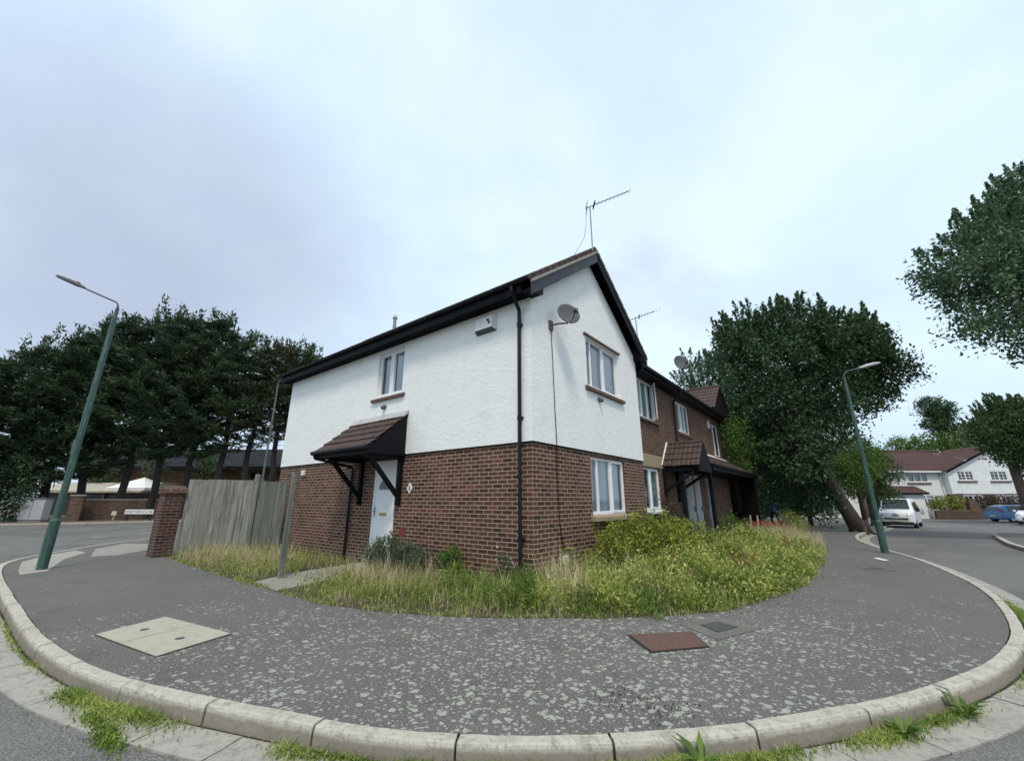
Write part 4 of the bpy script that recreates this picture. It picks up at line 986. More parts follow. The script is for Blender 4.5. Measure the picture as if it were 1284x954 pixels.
broadleaf('pale leaved street tree rising behind the terrace roof, left of the big dark tree', [SS(12.6,25,-.3), SS(12.4,25,3), SS(12.3,25,6)], [.25,.2,.15],
    [(SS(12.3,25,8.6),(1.7,1.7,1.9)), (SS(13.7,25,8.2),(1.7,1.7,2.2)), (SS(12.4,25,6.4),(1.6,1.6,1.6)), (SS(14.9,25,6.0),(2.0,1.6,2.0)), (SS(13.6,25,4.2),(1.8,1.6,1.6))], 'leaf_ash', size=.15, per=38, dens=1.05, spread=.26, tips=110, limb=.1)
broadleaf('tree leaning in from the right edge, blue green leaves high over the road', [SS(25.5,15.5,-.1), SS(25.2,15.4,3), SS(24.6,15.2,6.2), SS(24.0,15.0,8.2)], [.35,.3,.25,.2],
    [(SS(18.4,14.4,10.1),(1.9,1.9,1.7)), (SS(20.1,14.6,11.2),(1.9,1.9,1.7)), (SS(19.8,14.4,8.6),(2.0,2.0,1.6)), (SS(21.8,14.6,12.3),(2.1,2.1,2.0)), (SS(22.1,14.5,9.3),(2.2,2.2,1.8)), (SS(17.4,14.2,9.2),(1.2,1.3,1.1)), (SS(23.9,15,11.8),(2.4,2.4,2.2)), (SS(17.8,14.2,7.7),(1.2,1.2,.9)), (SS(20.6,14.3,7.2),(1.5,1.4,.8)), (SS(22.6,14.5,7.0),(1.5,1.4,.8)), (SS(24.2,15.3,14.8),(1.8,1.8,1.6))],
    'leaf_ash', size=.16, per=44, dens=1.0, spread=.24, tips=330, limb=.13)
broadleaf('round dark street tree at the far right edge behind the blue car', [SS(41.5,34.5,-.4), SS(41.4,34.5,2.0), SS(41.3,34.5,4.2)], [.4,.33,.28],
    [(SS(40.7,34,6.9),(2.2,2.2,1.5)), (SS(42.9,34.2,7.2),(2.7,2.6,2.1)), (SS(39.0,34,6.5),(1.3,1.3,1.0)), (SS(41.5,34,8.1),(1.7,1.8,1.1)), (SS(40.5,34,5.2),(1.3,1.4,1.0)), (SS(44.7,34.5,6.2),(2.4,2.4,2.6)), (SS(44.9,35,8.4),(2.0,2.0,1.3)), (SS(42.3,34.1,4.6),(1.4,1.5,1.1)), (SS(44.3,34.4,3.4),(1.3,1.3,1.6))],
    'leaf_mid', size=.2, per=40, dens=1.2, spread=.32, tips=150, limb=.15)
broadleaf('lone dark tree rising far behind the roof of the white houses', [SS(63,60,-.5), SS(63,60,6), SS(63,60,10)], [.4,.3,.2],
    [(SS(62.6,60,14.6),(2.0,2.0,1.5)), (SS(64.4,60,13.8),(1.5,1.5,1.7)), (SS(62.4,60,11.9),(1.6,1.6,.9)), (SS(64.0,60,11.8),(1.2,1.2,1.0)), (SS(63.1,60,13.2),(1.4,1.4,1.6))], 'leaf_dark', size=.34, per=20, dens=.9, spread=.34, limb=.2)
broadleaf('yellow green treetop showing just above the ridge of the white houses', [SS(60,60,-.5), SS(60,60,4), SS(60,60,7)], [.3,.25,.2],
    [(SS(57.4,60,8.6),(2.8,2.0,1.5)), (SS(60.5,60,9.0),(2.8,2.0,1.6)), (SS(63.6,60,9.3),(2.6,2.0,1.7)), (SS(66.4,60,9.8),(2.4,2.0,2.4))], 'leaf_lime', size=.34, per=18, dens=.8, spread=.4, twig=False)
for i, (lb, c, b, m_) in enumerate((('bushy green tree beside the grey garden gate boards, under the big tree', (22.0,27.0), [((21.2,27,2.9),(1.7,1.4,1.3)),((22.4,27,3.9),(1.5,1.4,1.2)),((20.2,27,3.4),(1.3,1.2,1.2))], 'leaf_lime'),
    ('dark green garden tree behind the wooden post and green bin', (24.6,29.5), [((24.2,29.5,3.0),(1.7,1.4,1.6)),((25.6,29.5,3.4),(1.3,1.2,1.5)),((24.0,29.5,4.9),(1.4,1.3,.9)),((25.4,29.5,1.9),(1.2,1,.9))], 'leaf_mid'),
    ('deep green evergreen behind the big tree trunk', (18.6,27.0), [((18.2,27,2.4),(1.9,1.6,2.2)),((16.0,27,2.4),(1.8,1.6,2.3)),((17.2,27,4.6),(2.0,1.6,1.5)),((19.9,27.4,2.2),(1.0,1.2,1.6))], 'leaf_dark'))):
    broadleaf(lb, [SS(*c,-.3), SS(*c,1.2), SS(*c,2.0)], [.14,.12,.1], [(SS(*p), r) for p, r in b], m_, size=.15, per=36, dens=1.8, spread=.25, limb=.06)

def conifer(pos, h, r, seed, olive=False, low=3.2, lean=(0,0), n_br=74, label='', dens=1.0):
    rng = np.random.default_rng(seed); rnd = random.Random(seed)
    t = thing('conifer_tree', label, 'tree', pos, 0, 'row of tall conifers across the street')
    b = Vector(pos); tp = b+Vector((lean[0], lean[1], h*.97))
    mb = MB(); tr = [b+(tp-b)*(i/8)+Vector((rnd.uniform(-.15,.15), rnd.uniform(-.15,.15), 0))*(0 if i in (0,) else 1) for i in range(9)]
    mb.tube(tr, [.24*(1-i/9)+.03 for i in range(9)], 7)
    quads = []
    for k in range(n_br):
        f = (k+.5)/n_br; z = low+(h-low)*f**.92; ang = k*2.39996+rnd.uniform(-.3,.3)
        prof = min(1, (1-f)*2.0+.10)*(.55+.45*min(1, f*4)); ln_ = r*prof*rnd.choice((.45,.7,.85,1.0,1.15,1.45))
        dirv = Vector((math.cos(ang), math.sin(ang), 0)); p0 = b+(tp-b)*(z/h)
        rise = rnd.uniform(.1,.6); pts = [p0+dirv*ln_*q+Vector((0,0,1))*ln_*(rise*q*q-.05*q) for q in (0,.35,.7,1)]
        mb.tube(pts, [.05,.035,.022,.01], 5, cap=False)
        m_ = int((7+20*prof)*dens*(.45+.55*min(1, f*2.2) if low > 4.5 else 1)); q = rng.uniform(.25, 1.0, m_)**.8
        P0 = np.array([list(x) for x in pts]); idx = np.clip((q*3).astype(int), 0, 2); fr = (q*3-idx)[:, None]
        c = P0[idx]*(1-fr)+P0[np.clip(idx+1, 0, 3)]*fr+rng.normal(0, .2, (m_, 3))*np.array([1,1,.35])
        d0 = np.array([dirv.x, dirv.y, .35])
        per = 13; cc = np.repeat(c, per, 0)+rng.normal(0, .18, (m_*per, 3))*np.array([1,1,.42]); dd = unit(d0+rng.normal(0, .5, (m_*per, 3))*np.array([1,1,.7])); ss = unit(np.cross(dd, rng.normal(0, 1, (m_*per, 3))))
        L_ = rng.uniform(.2, .55, (m_*per, 1)); w = L_*.10
        quads.append(np.stack([cc, cc+dd*L_*.45+ss*w, cc+dd*L_, cc+dd*L_*.45-ss*w], 1).reshape(-1, 3))
    # leader sprigs
    for _ in range(9):
        e = np.array(tp)+rng.normal(0, .3, 3)*np.array([2.4,2.4,.9]); m_ = 50; cc = e+rng.normal(0, .12, (m_, 3))+np.array([0,0,1])*rng.uniform(-.5,.7,(m_,1)); dd = unit(np.array([0,0,1.1])+rng.normal(0,.6,(m_,3))); ss = unit(np.cross(dd, rng.normal(0,1,(m_,3)))); L_ = rng.uniform(.2,.45,(m_,1))
        quads.append(np.stack([cc, cc+dd*L_*.45+ss*L_*.16, cc+dd*L_, cc+dd*L_*.45-ss*L_*.16], 1).reshape(-1, 3))
    for z in np.arange(1.4, low+2, .55):  # dead snags on the bare lower trunk
        a = rnd.uniform(0, 6.28); p0 = b+(tp-b)*(z/h); mb.tube([p0, p0+Vector((math.cos(a)*.5, math.sin(a)*.5, .12)), p0+Vector((math.cos(a)*1.1, math.sin(a)*1.1, rnd.uniform(-.2,.3)))], [.03,.02,.008], 4, cap=False)
    mb.build('trunk', M['bark_dark'], t)
    fastmesh('crown', np.concatenate(quads), 4, M['cypress_olive' if olive else 'cypress'], t)
    return t
CON = [(-37.6,27.5,10.5,3.4,1.0),(-35.0,28.8,12.3,3.2,1.2),(-33.0,30.0,13.6,3.0,2.4),(-31.0,30.5,15.3,3.0,3.2),(-28.8,31.5,15.9,3.2,4.2),(-26.9,31.8,16.2,2.9,4.4),(-25.0,32.5,16.4,2.8,4.4),(-23.0,33.0,15.0,2.9,5.0),(-21.2,33.5,14.2,2.6,5.2),(-19.4,33.8,14.4,2.5,6.0),(-17.8,34.2,14.0,2.4,6.2),(-16.2,34.5,12.6,2.5,6.2),(-15.0,35.4,11.2,1.9,6.0)]
WORDS = ['first, leftmost and lowest conifer of the row, foliage down to the ground', 'second conifer from the left, behind the grey cabinet', 'third conifer from the left, over the brick boundary wall', 'fourth conifer from the left, seen behind the upper part of the green lamp', 'fifth conifer from the left, just right of the green lamp column', 'sixth conifer from the left, above the street name sign', 'seventh conifer from the left, one of the tallest, above the white gazebo', 'eighth conifer from the left, above the brick pier', 'ninth conifer from the left, above the left end of the board fence', 'tenth conifer from the left, with an olive brown branch low in its crown', 'eleventh conifer from the left, beside the thin grey lamp column', 'twelfth conifer from the left, right of the thin grey lamp column', 'rightmost conifer of the row, partly behind the white house eave']
for i, (x, y, h, r, low) in enumerate(CON):
    conifer(S(x, y, 0), h, r*1.12, 100+i, olive=(i in (9,)), low=low, n_br=(86 if i < 7 else 62), label=WORDS[i], dens=1.35 if i < 7 else .72)

# low shrubs and plants as leaf clumps
def shrub(name, label, blobs, mat, size=.05, per=26, dens=40, spread=.07, group=None, cat='shrub', up=.4, aspect=.5, base=None, stem=True, rng=RNG, flowers=None):
    base = base or (blobs[0][0][0], blobs[0][0][1], 0); t = thing(name, label, cat, base, 0, group)
    C_ = np.concatenate([blob_points(c, r, max(6, int(dens*(r[0]*r[1]+r[1]*r[2]+r[0]*r[2]))), .35, rng) for c, r in blobs]); C_ = C_[C_[:, 2] > .02]
    if stem:
        mb = MB()
        for c in C_[::max(1, len(C_)//45)]: mb.tube(branch_path(base, c, 3, .15), [.014,.010,.007,.004], 4, cap=False)
        mb.build('stems', M['bark'], t)
    fastmesh('foliage', leaves(C_, per, spread, size, aspect, up, rng=rng), 4, M[mat], t)
    if flowers:
        m_, n_, s_ = flowers; q = C_[rng.integers(0, len(C_), n_)]+rng.normal(0, .05, (n_, 3))+np.array([0,0,.05]); fastmesh('flowers', leaves(q, 5, .012, s_, .8, .5, rng=rng), 4, M[m_], t)
    return t
shrub('variegated_shrub', 'large yellow green bush under the ground floor window of the gable front', [((.75,2.2,.55),(.62,.75,.50)), ((.85,3.1,.62),(.7,.8,.55)), ((1.15,4.1,.5),(.6,.7,.5)), ((.60,1.5,.45),(.45,.45,.42)), ((1.3,3.0,.35),(.6,.7,.35))], 'leaf_gold', .06, 34, 85, .07)
shrub('lavender_bush', 'grey green feathery bush beside the white front door', [((-3.05,-.62,.34),(.52,.40,.34)), ((-2.5,-.5,.28),(.42,.34,.28)), ((-3.4,-.55,.24),(.36,.35,.24))], 'leaf_sage', .075, 30, 150, .06, up=1.2, aspect=.25)
shrub('garden_shrub', 'small bright green bush against the brick wall left of the downpipe', [((-1.62,-.34,.34),(.28,.22,.22))], 'leaf_lime', .06, 26, 200, .05)
shrub('climbing_weed', 'dark leafy weed climbing the foot of the black downpipe', [((-.32,-.2,.28),(.22,.14,.28)), ((-.1,-.22,.18),(.16,.14,.18)), ((-.55,-.2,.3),(.1,.1,.25))], 'leaf_mid', .05, 18, 90, .045, flowers=('petal_white', 10, .03))
shrub('brown_conifer', 'browned narrow conifer bush in front of the terrace ground floor window', [((.25,6.05,.8),(.28,.32,.62)), ((.28,5.9,1.25),(.16,.18,.35)), ((.3,6.5,.6),(.32,.3,.5))], 'leaf_brown', .05, 24, 60, .06, up=.8)
shrub('garden_shrub', 'dark green bush at the foot of the terrace porch post', [((.5,7.3,.5),(.4,.5,.45)), ((.9,8.2,.35),(.4,.5,.35))], 'leaf_mid', .05, 22, 50, .06)
shrub('garden_shrub', 'bright green leafy clump below the lean-to roof of the terrace', [((.8,9.9,.55),(.45,.75,.5)), ((1.0,11.2,.4),(.4,.7,.4))], 'leaf_lime', .07, 22, 40, .08, up=.8)
shrub('wisteria', 'light green climber covering the far end of the terrace', [((.25,15.3,4.2),(.45,.8,.9)), ((.4,16.4,4.3),(.7,.9,1.0)), ((.5,17.2,3.6),(.8,.9,.9)), ((.3,16.0,3.1),(.5,.9,.8)), ((.4,16.6,5.1),(.4,.6,.4))], 'leaf_lime', .13, 24, 26, .15, cat='climbing plant', base=(.1,16,0), up=-.3)
shrub('hedge', 'tall dark hedge behind the red flowers at the end of the terrace', [((-.6,18.6,1.0),(1.0,1.0,1.1)), ((-1.4,19.6,1.6),(1.2,1.0,1.6)), ((-.4,20.6,1.7),(1.2,1.0,1.5)), ((-1.2,23.2,1.6),(1.2,1.4,1.8))], 'leaf_dark', .12, 26, 22, .16, cat='hedge')
shrub('garden_shrub', 'olive green bush between the terrace downpipe and the walking person', [((.35,17.5,.8),(.4,.6,.7)), ((.1,18.2,1.4),(.4,.6,.7))], 'leaf_mid', .10, 24, 26, .12)
shrub('pampas_clump', 'pale straw coloured bush right of the red flowers', [((2.05,16.6,.38),(.45,.6,.42)), ((2.3,15.9,.28),(.35,.4,.3)), ((1.7,17.2,.45),(.4,.45,.45))], 'leaf_gold', .09, 22, 50, .09, up=1.2, aspect=.25)
shrub('flower_bed_plant', 'red flowering geraniums behind the low terrace garden wall', [((1.0,15.2,.25),(.4,.3,.25)), ((1.55,15.3,.22),(.3,.3,.22)), ((.4,15.1,.22),(.3,.25,.2))], 'leaf_mid', .06, 16, 70, .06, cat='flowers', flowers=('petal_red', 150, .075))

# low wall of the far flower bed
lw = thing('garden_wall', 'low pale coping wall round the red flower bed', 'wall', (.1,14.6,0))
MB().box(.0,2.05,14.62,14.76,-.02,.12).box(1.93,2.05,14.76,17.2,-.02,.10).build('courses', M['brick_terrace'], lw)
MB().box(-.05,2.10,14.57,14.80,.121,.17).build('coping', M['path'], lw)
for x_, lb in ((.72,'short pale wooden stake at the left end of the flower bed wall'), (.98,'thin cream wooden stake beside the flower bed wall')):
    tag(MB().beam((x_,14.5,-.02),(x_+.04,14.5,.75),.05).build('stake', M['slab'], bevel=.003), lb, 'stake')

# grass and weeds
def sample_poly(poly, n, rng=RNG):
    P = np.array(poly); lo, hi = P.min(0), P.max(0); out = []
    while len(out) < n:
        q = rng.uniform(lo, hi, (n, 2))
        out += [tuple(p) for p in q if inpoly(p[0], p[1], poly)]
    return np.array(out[:n])
def vnoise(p, f, seed=0):
    x = p*f; return (np.sin(x[:,0]*1.7+seed)+np.sin(x[:,1]*2.3+seed*2.1)+np.sin((x[:,0]+x[:,1])*1.3+seed*.7)+np.sin((x[:,0]*.8-x[:,1]*1.9)+seed))/4
def blades(name, pts, z, h, w, mat, lean=.35, seed=3, kind='stuff', label=None, cat=None, droop=.25, parent=None):
    rng = np.random.default_rng(seed); n = len(pts); b = np.c_[pts, z if np.ndim(z) else np.full(n, z)]
    h = h*rng.uniform(.55, 1.25, n); a = rng.uniform(0, 2*np.pi, n); dl = np.c_[np.cos(a), np.sin(a), np.zeros(n)]
    h = h*np.clip(1+.35*vnoise(pts, 9, seed), .4, 1.6); ln_ = (rng.uniform(.1, 1, n)*lean*h)[:, None]; s = np.c_[-np.sin(a), np.cos(a), np.zeros(n)]*(w*rng.uniform(.6, 1.4, n))[:, None]
    U = np.array([0,0,1.]); H = h[:, None]
    p1 = b+dl*ln_*.25+U*H*.5; p2 = b+dl*ln_+U*H*(1-droop*rng.uniform(0,1,(n,1)))
    q1 = np.stack([b-s, b+s, p1+s*.8, p1-s*.8], 1); q2 = np.stack([p1-s*.8, p1+s*.8, p2+s*.12, p2-s*.12], 1)
    v = np.stack([q1, q2], 1).reshape(-1, 3)
    o = fastmesh(name, v, 4, M[mat], parent)
    if kind: o['kind'] = kind
    if label: o['label'] = label
    if cat: o['category'] = cat
    return o
G = sample_poly(GARDEN, 52000)
path_poly = [(-4.2,-2.7),(-3.0,-2.7),(-3.3,-1.6),(-3.7,.1),(-4.9,.1),(-4.7,-1.6)]
pp = np.array([inpoly(x, y, path_poly) for x, y in G]); G = G[~(pp & (RNG.uniform(0,1,len(G)) < .93))]
left = G[:,0] < -.6
nz = vnoise(G, 2.2, 1.0); nz2 = vnoise(G, 5, 4.0)
hmap = np.where(left, .17+.10*nz, .34+.12*nz)*(1+.35*vnoise(G, 13, 2))
def polydist(p, poly):
    d = np.full(len(p), 9e9)
    for a, b in zip(poly, poly[1:]):
        a, b = np.array(a), np.array(b); v = b-a; t = np.clip(((p-a)@v)/(v@v), 0, 1); d = np.minimum(d, np.hypot(*(p-a-t[:,None]*v).T))
    return d
edge = np.clip(.22+polydist(G, GARDEN[:18])/.75, 0, 1)
straw = ((nz2*.5+nz*.5+RNG.normal(0,.3,len(G))) > .18) | ((G[:,1] > 8.5) & (RNG.uniform(0,1,len(G)) < .55)) | ((G[:,0] < -4.3) & (G[:,1] < -1.6) & (RNG.uniform(0,1,len(G)) < .35))
sparse = (G[:,0] < -4.6) & (G[:,1] > -1.2) & (RNG.uniform(0,1,len(G)) < .6)
keep = ~sparse
g1 = G[keep & ~straw]; g2 = G[keep & straw][::2]
blades('grass', g1, .0, (hmap*edge)[keep & ~straw], .005, 'grass_green', .95, 5, label='rough green grass growing over the unkempt front garden', cat='grass')
blades('dry_grass', g2, .0, (hmap*edge*1.15)[keep & straw][::2], .0028, 'grass_straw', .9, 6, label='bleached dry grass mixed through the front garden', cat='grass')
eg = []
for a, b in zip(GARDEN[:17], GARDEN[1:18]):
    L0 = math.hypot(b[0]-a[0], b[1]-a[1]); k_ = int(L0*330); t_ = RNG.uniform(0,1,k_); eg.append(np.c_[a[0]+(b[0]-a[0])*t_, a[1]+(b[1]-a[1])*t_]+RNG.normal(0,.028,(k_,2)))
eg = np.concatenate(eg); eg = eg[vnoise(eg, 4.0, 7)+RNG.normal(0,.2,len(eg)) > -.15]
blades('edge_grass', eg[::2], .0, np.full(len(eg[::2]), .075), .004, 'grass_green', 1.1, 15, label='short green grass spilling over the edge of the pavement', cat='grass', droop=.5)
blades('edge_straw', eg[1::2], .0, np.full(len(eg[1::2]), .05), .003, 'grass_straw', 1.4, 16, label='dry straw lying along the edge of the pavement', cat='grass', droop=.7)
lp = eg[RNG.integers(0, len(eg), 420)]+RNG.normal(0,.16,(420,2))
o = fastmesh('leaf_litter', leaves(np.c_[lp, np.full(len(lp), .006)], 1, .001, .022, .6, 0, rng=RNG)*np.array([1,1,1]), 4, M['leaf_brown']); tag(o, 'small dead leaves and crumbs scattered beside the garden edge', 'litter', kind='stuff')
# seeding straw stems clumps
def clump(cx, cy, r, n, rng=RNG): return np.c_[rng.normal(cx, r, n), rng.normal(cy, r, n)]
cl = np.concatenate([clump(-8.2,-2.0,.3,700), clump(-7.2,-1.9,.35,800), clump(-6.2,-1.5,.4,700), clump(-2.4,-1.2,.3,420), clump(-1.7,-1.1,.3,420), clump(-3.0,-1.2,.35,300), clump(.5,.1,.22,700), clump(.9,-.4,.22,500), clump(1.5,.5,.25,500), clump(2.6,9.5,.6,1600), clump(2.2,11.5,.6,1500), clump(2.7,7.6,.4,800)])
cl = cl[[inpoly(x, y, GARDEN) for x, y in cl]]
blades('straw_stems', cl, .0, np.where(cl[:,0] > 0, .52, .40)*RNG.uniform(.35, 1.2, len(cl)), .003, 'grass_straw', .6, 8, label='tall straw coloured seeding stems standing in clumps', cat='grass', droop=.1)
# broad weeds: leafy fine weeds with yellow flowers across the corner garden
wp = sample_poly([(.15,-.9),(.9,-1.1),(1.6,-.6),(2.2,.0),(2.7,.7),(3.15,2.2),(3.35,3.4),(3.4,6.5),(3.3,8.6),(1.6,8.8),(1.4,5.0),(1.3,1.8),(.3,.6)], 1500); wp = wp[vnoise(wp, 3.1, 5)+RNG.normal(0,.15,len(wp)) > -.22]
wz = (.10+.34*RNG.uniform(0,1,len(wp))**.8+.05*vnoise(wp, 2.5, 2))*np.clip(.3+polydist(wp, GARDEN[:18])/.6, 0, 1)*np.clip(.85+.9*vnoise(wp, 1.7, 9), .35, 1.4)
Cw = np.c_[wp, wz]
o = fastmesh('weeds', leaves(Cw, 60, .085, .06, .28, .7, rng=RNG), 4, M['weed_leaf']); tag(o, 'fine leaved green weeds filling the garden corner beside the pavement', 'weeds', kind='stuff')
wp2 = sample_poly(GARDEN[:12]+[(1.5,1.0),(.1,.2),(-.2,-.5),(-9.6,-.3)], 420); pm = np.array([inpoly(x, y, path_poly) for x, y in wp2]); wp2 = wp2[~pm]
o = fastmesh('ground_weeds', leaves(np.c_[wp2, .04+.12*RNG.uniform(0,1,len(wp2))], 46, .08, .05, .2, .9, rng=RNG), 4, M['weed_leaf']); tag(o, 'low green weeds among the grass of the front strip', 'weeds', kind='stuff')
fl = Cw[RNG.integers(0, len(Cw), 1500)]; fl[:,2] += .08+RNG.uniform(0,.14,len(fl)); fl[:, :2] += RNG.normal(0,.08,(len(fl),2)); fl = fl[(fl[:,1] > .4) | (RNG.uniform(0,1,len(fl)) < .25)]
o = fastmesh('wild_flowers', leaves(fl, 5, .009, .022, .85, .4, rng=RNG), 4, M['petal_yellow']); tag(o, 'small yellow flowers scattered over the green weeds', 'wild flowers', kind='stuff')
for lb, bl, mt in (('mop of long pale green grass in front of the brick corner', [((-.55,-1.15,.22),(.34,.28,.2)), ((-.15,-1.1,.2),(.25,.25,.2))], 'grass_green'), ('bright green tuft by the pavement edge in front of the downpipe', [((.25,-1.3,.18),(.3,.22,.18)), ((.5,-.9,.25),(.25,.25,.24))], 'leaf_lime'), ('dark green leafy weed spilling over the pavement edge at the garden corner', [((1.35,-.75,.12),(.3,.25,.14)), ((1.9,-.25,.12),(.3,.25,.13))], 'leaf_lime')):
    shrub('weed_clump', lb, bl, mt, .16, 22, 90, .05, group='weed clumps in the corner garden', cat='weed', up=.7, aspect=.07, stem=False)
for lb, x, y, h_ in (('rust brown seeding dock stalks among the green weeds nearest the pavement corner', 1.9, .75, .5), ('rust brown seeding dock stalks in the middle of the green weeds', 2.55, 2.6, .55), ('rust brown seeding dock stalks at the far end of the green weeds', 2.85, 6.3, .5)):
    t = thing('dock_plant', lb, 'weed', (x, y, 0), 0, 'dock plants among the weeds'); mb = MB(); tips_ = []
    for i in range(9):
        a = random.uniform(0, 6.28); q = Vector((x+math.cos(a)*random.uniform(.05,.3), y+math.sin(a)*random.uniform(.05,.3), h_*random.uniform(.8,1.25))); p = Vector((x+random.uniform(-.08,.08), y+random.uniform(-.08,.08), 0)); mb.tube([p, p.lerp(q,.5)+Vector((0,0,.03)), q], [.005,.004,.002], 4, cap=False); tips_ += [p.lerp(q, f_) for f_ in (.6,.7,.8,.9,1)]
    mb.build('stems', M['leaf_brown'], t)
    fastmesh('seed_heads', leaves(np.array([list(v) for v in tips_]), 16, .018, .018, .6, .5, rng=RNG), 4, M['petal_rust'], t)
# gutter weeds
KX = []
def near_kerb(x, y, sx, n, seed, r=.07):
    rng = np.random.default_rng(seed); i = int(np.argmin([(a-x)**2+(b-y)**2 for a, b in ks])); s0 = KD[i]; P = []
    for _ in range(n):
        s = s0+rng.normal(0, sx); kx, ky, nx, ny = kerb_at(s); o_ = .155+abs(rng.normal(0, r)); P.append((kx+nx*o_, ky+ny*o_))
    return np.array(P)
gut_pts = np.concatenate([near_kerb(-.75,-4.8,.16,1000,1,.07), near_kerb(-.1,-4.6,.25,1500,2,.08), near_kerb(1.2,-4.1,.10,500,3), near_kerb(1.7,-3.85,.3,900,4,.05), near_kerb(2.3,-3.45,.25,2200,5,.06), near_kerb(2.9,-2.9,.3,2400,6,.06), near_kerb(3.3,-2.5,.2,1200,7,.06), near_kerb(3.9,-1.8,.18,1000,8,.06), near_kerb(4.3,-1.2,.2,700,9,.05), near_kerb(5.25,1.2,.5,2600,10,.07), near_kerb(5.5,2.9,.6,1500,11,.06), near_kerb(-3,-5.1,1.2,500,12,.02)])
blades('gutter_grass', gut_pts, -.105, np.full(len(gut_pts), .05), .003, 'grass_green', 1.1, 9, label='short green grass growing in the gutter along the kerb', cat='grass', droop=.5)
ms = np.concatenate([np.c_[RNG.normal(.10,.16,900), RNG.normal(-4.98,.035,900)], np.c_[RNG.normal(-.25,.08,400), RNG.normal(-5.0,.03,400)]])
rot = np.array([(CAM[0],CAM[1])]); blades('moss', ms, -.103, np.full(len(ms), .022), .006, 'moss', .8, 10, label='bright green moss cushion on the channel slabs', cat='moss', droop=.4)
for x, y, lb in ((3.1,-2.72,'broad leaved weed in the gutter below the middle of the kerb'), (4.05,-1.62,'leafy green weed in the gutter at the right bend of the kerb'), (4.45,-.98,'small leafy weed right of the larger one by the right kerb bend')):
    k = int(np.argmin([(a-x)**2+(b-y)**2 for a, b in ks])); kx, ky, nx, ny = kerb_at(KD[k]); c = (kx+nx*.22, ky+ny*.22)
    t = thing('gutter_weed', lb, 'weed', (*c, -.1), 0, 'weeds in the gutter'); mb = MB()
    for i in range(16):
        a = i*2.4+random.random()*.5; l_ = random.uniform(.10,.2); d = Vector((math.cos(a), math.sin(a), 0)); s_ = Vector((-d.y, d.x, 0)); p = Vector((*c,-.1)); z_ = random.uniform(.3,.9)
        mb.add([p, p+d*l_*.4+s_*.018+Vector((0,0,l_*z_*.6)), p+d*l_*.9+Vector((0,0,l_*z_*.75)), p+d*l_*.4-s_*.018+Vector((0,0,l_*z_*.6))], [(0,1,2,3)])
    mb.build('leaves', M['leaf_lime'], t)
# crumbled edge debris at the pavement patch behind the kerb
dp = np.c_[RNG.normal(2.8,.20,90), RNG.normal(-2.62,.10,90)]
dp = dp[[inpoly(x, y, ks+[(-6,52),(-12,40)]) for x, y in dp]]
o = fastmesh('loose_grit', leaves(np.c_[dp, np.full(len(dp), .008)], 3, .012, .014, .8, 0, rng=RNG), 4, M['joint']); tag(o, 'dark loose grit and leaf litter behind the kerb', 'grit', kind='stuff')

# ------------------------------------------------------------------ across the street on the left
SR = YAW
def frame_at(x, y, z=0): return S(x, y, z)
bld = thing('low_brick_building', 'long low buff brick building with a dark roof behind the conifers', 'building', S(-32,45,0), SR)
mb = MB(); wf = ('S', 0.0)
holes = [(4+i*3.4, 5.6+i*3.4, 2.6, 4.2) for i in range(7)]
wallpanel(mb, wf, -14, 30, -.3, 4.7, holes); mb.build('wall', M['brick_buff'], bld, local=True)
for h in holes:
    w = MB().box(h[0], h[1], .1, .14, h[2], h[3]).build('window', M['dark_glass'], bld, local=True); MB().box(h[0], h[1], .06, .1, (h[2]+h[3])/2-.04, (h[2]+h[3])/2+.04).box((h[0]+h[1])/2-.04, (h[0]+h[1])/2+.04, .06, .1, h[2], h[3]).build('frame', M['upvc'], w, local=True)
mb = MB(); mb.prism([(-15,-.9,4.45),(-15,-.9,4.6),(-15,5,7.2),(-15,10,4.6),(-15,10,4.4)], (46,0,0)); mb.build('roof', M['black'], bld, local=True)
MB().box(-15,31,-.95,-.9,4.3,4.75).build('fascia', M['black'], bld, local=True)
bw = thing('boundary_wall', 'low red brown brick boundary wall below the conifers', 'wall', S(-31.5,30.5,0))
a, b = Vector(S(-30.2,29.6,0)), Vector(S(-23.8,34,0)); d = (b-a).normalized(); nn = Vector((d.y,-d.x,0))
MB().obox((a+b)/2+Vector((0,0,.6)), d*(b-a).length/2, nn*.12, Vector((0,0,.75))).build('courses', M['brick_far'], bw)
MB().obox((a+b)/2+Vector((0,0,1.38)), d*(b-a).length/2, nn*.15, Vector((0,0,.04))).build('coping', M['path'], bw)
pr_ = thing('gate_pier', 'buff brick gate pier beside the grey cabinet at the far left', 'pier', S(-29.6,29.0,0)); p = Vector(S(-29.4,29.0,0))
MB().obox(p+Vector((0,0,.75)), d*.32, nn*.32, Vector((0,0,.85))).build('shaft', M['brick_far'], pr_); MB().obox(p+Vector((0,0,1.65)), d*.38, nn*.38, Vector((0,0,.05))).build('cap', M['path'], pr_)
cab = thing('utility_cabinet', 'grey metal utility cabinet at the far left below the conifers', 'cabinet', S(-30.9,28.0,0), SR)
MB().box(-.85,.65,-.25,.25,.12,1.42).build('body', M['grey_plastic'], cab, local=True, bevel=.02); MB().box(-.9,.7,-.3,.3,1.42,1.48).build('lid', M['steel'], cab, local=True); MB().box(-.8,.6,-.2,.2,-.05,.12).build('plinth', M['path'], cab, local=True)
MB().box(-.12,-.10,-.262,-.25,.2,1.38).build('door_gap', M['trim'], cab, local=True)
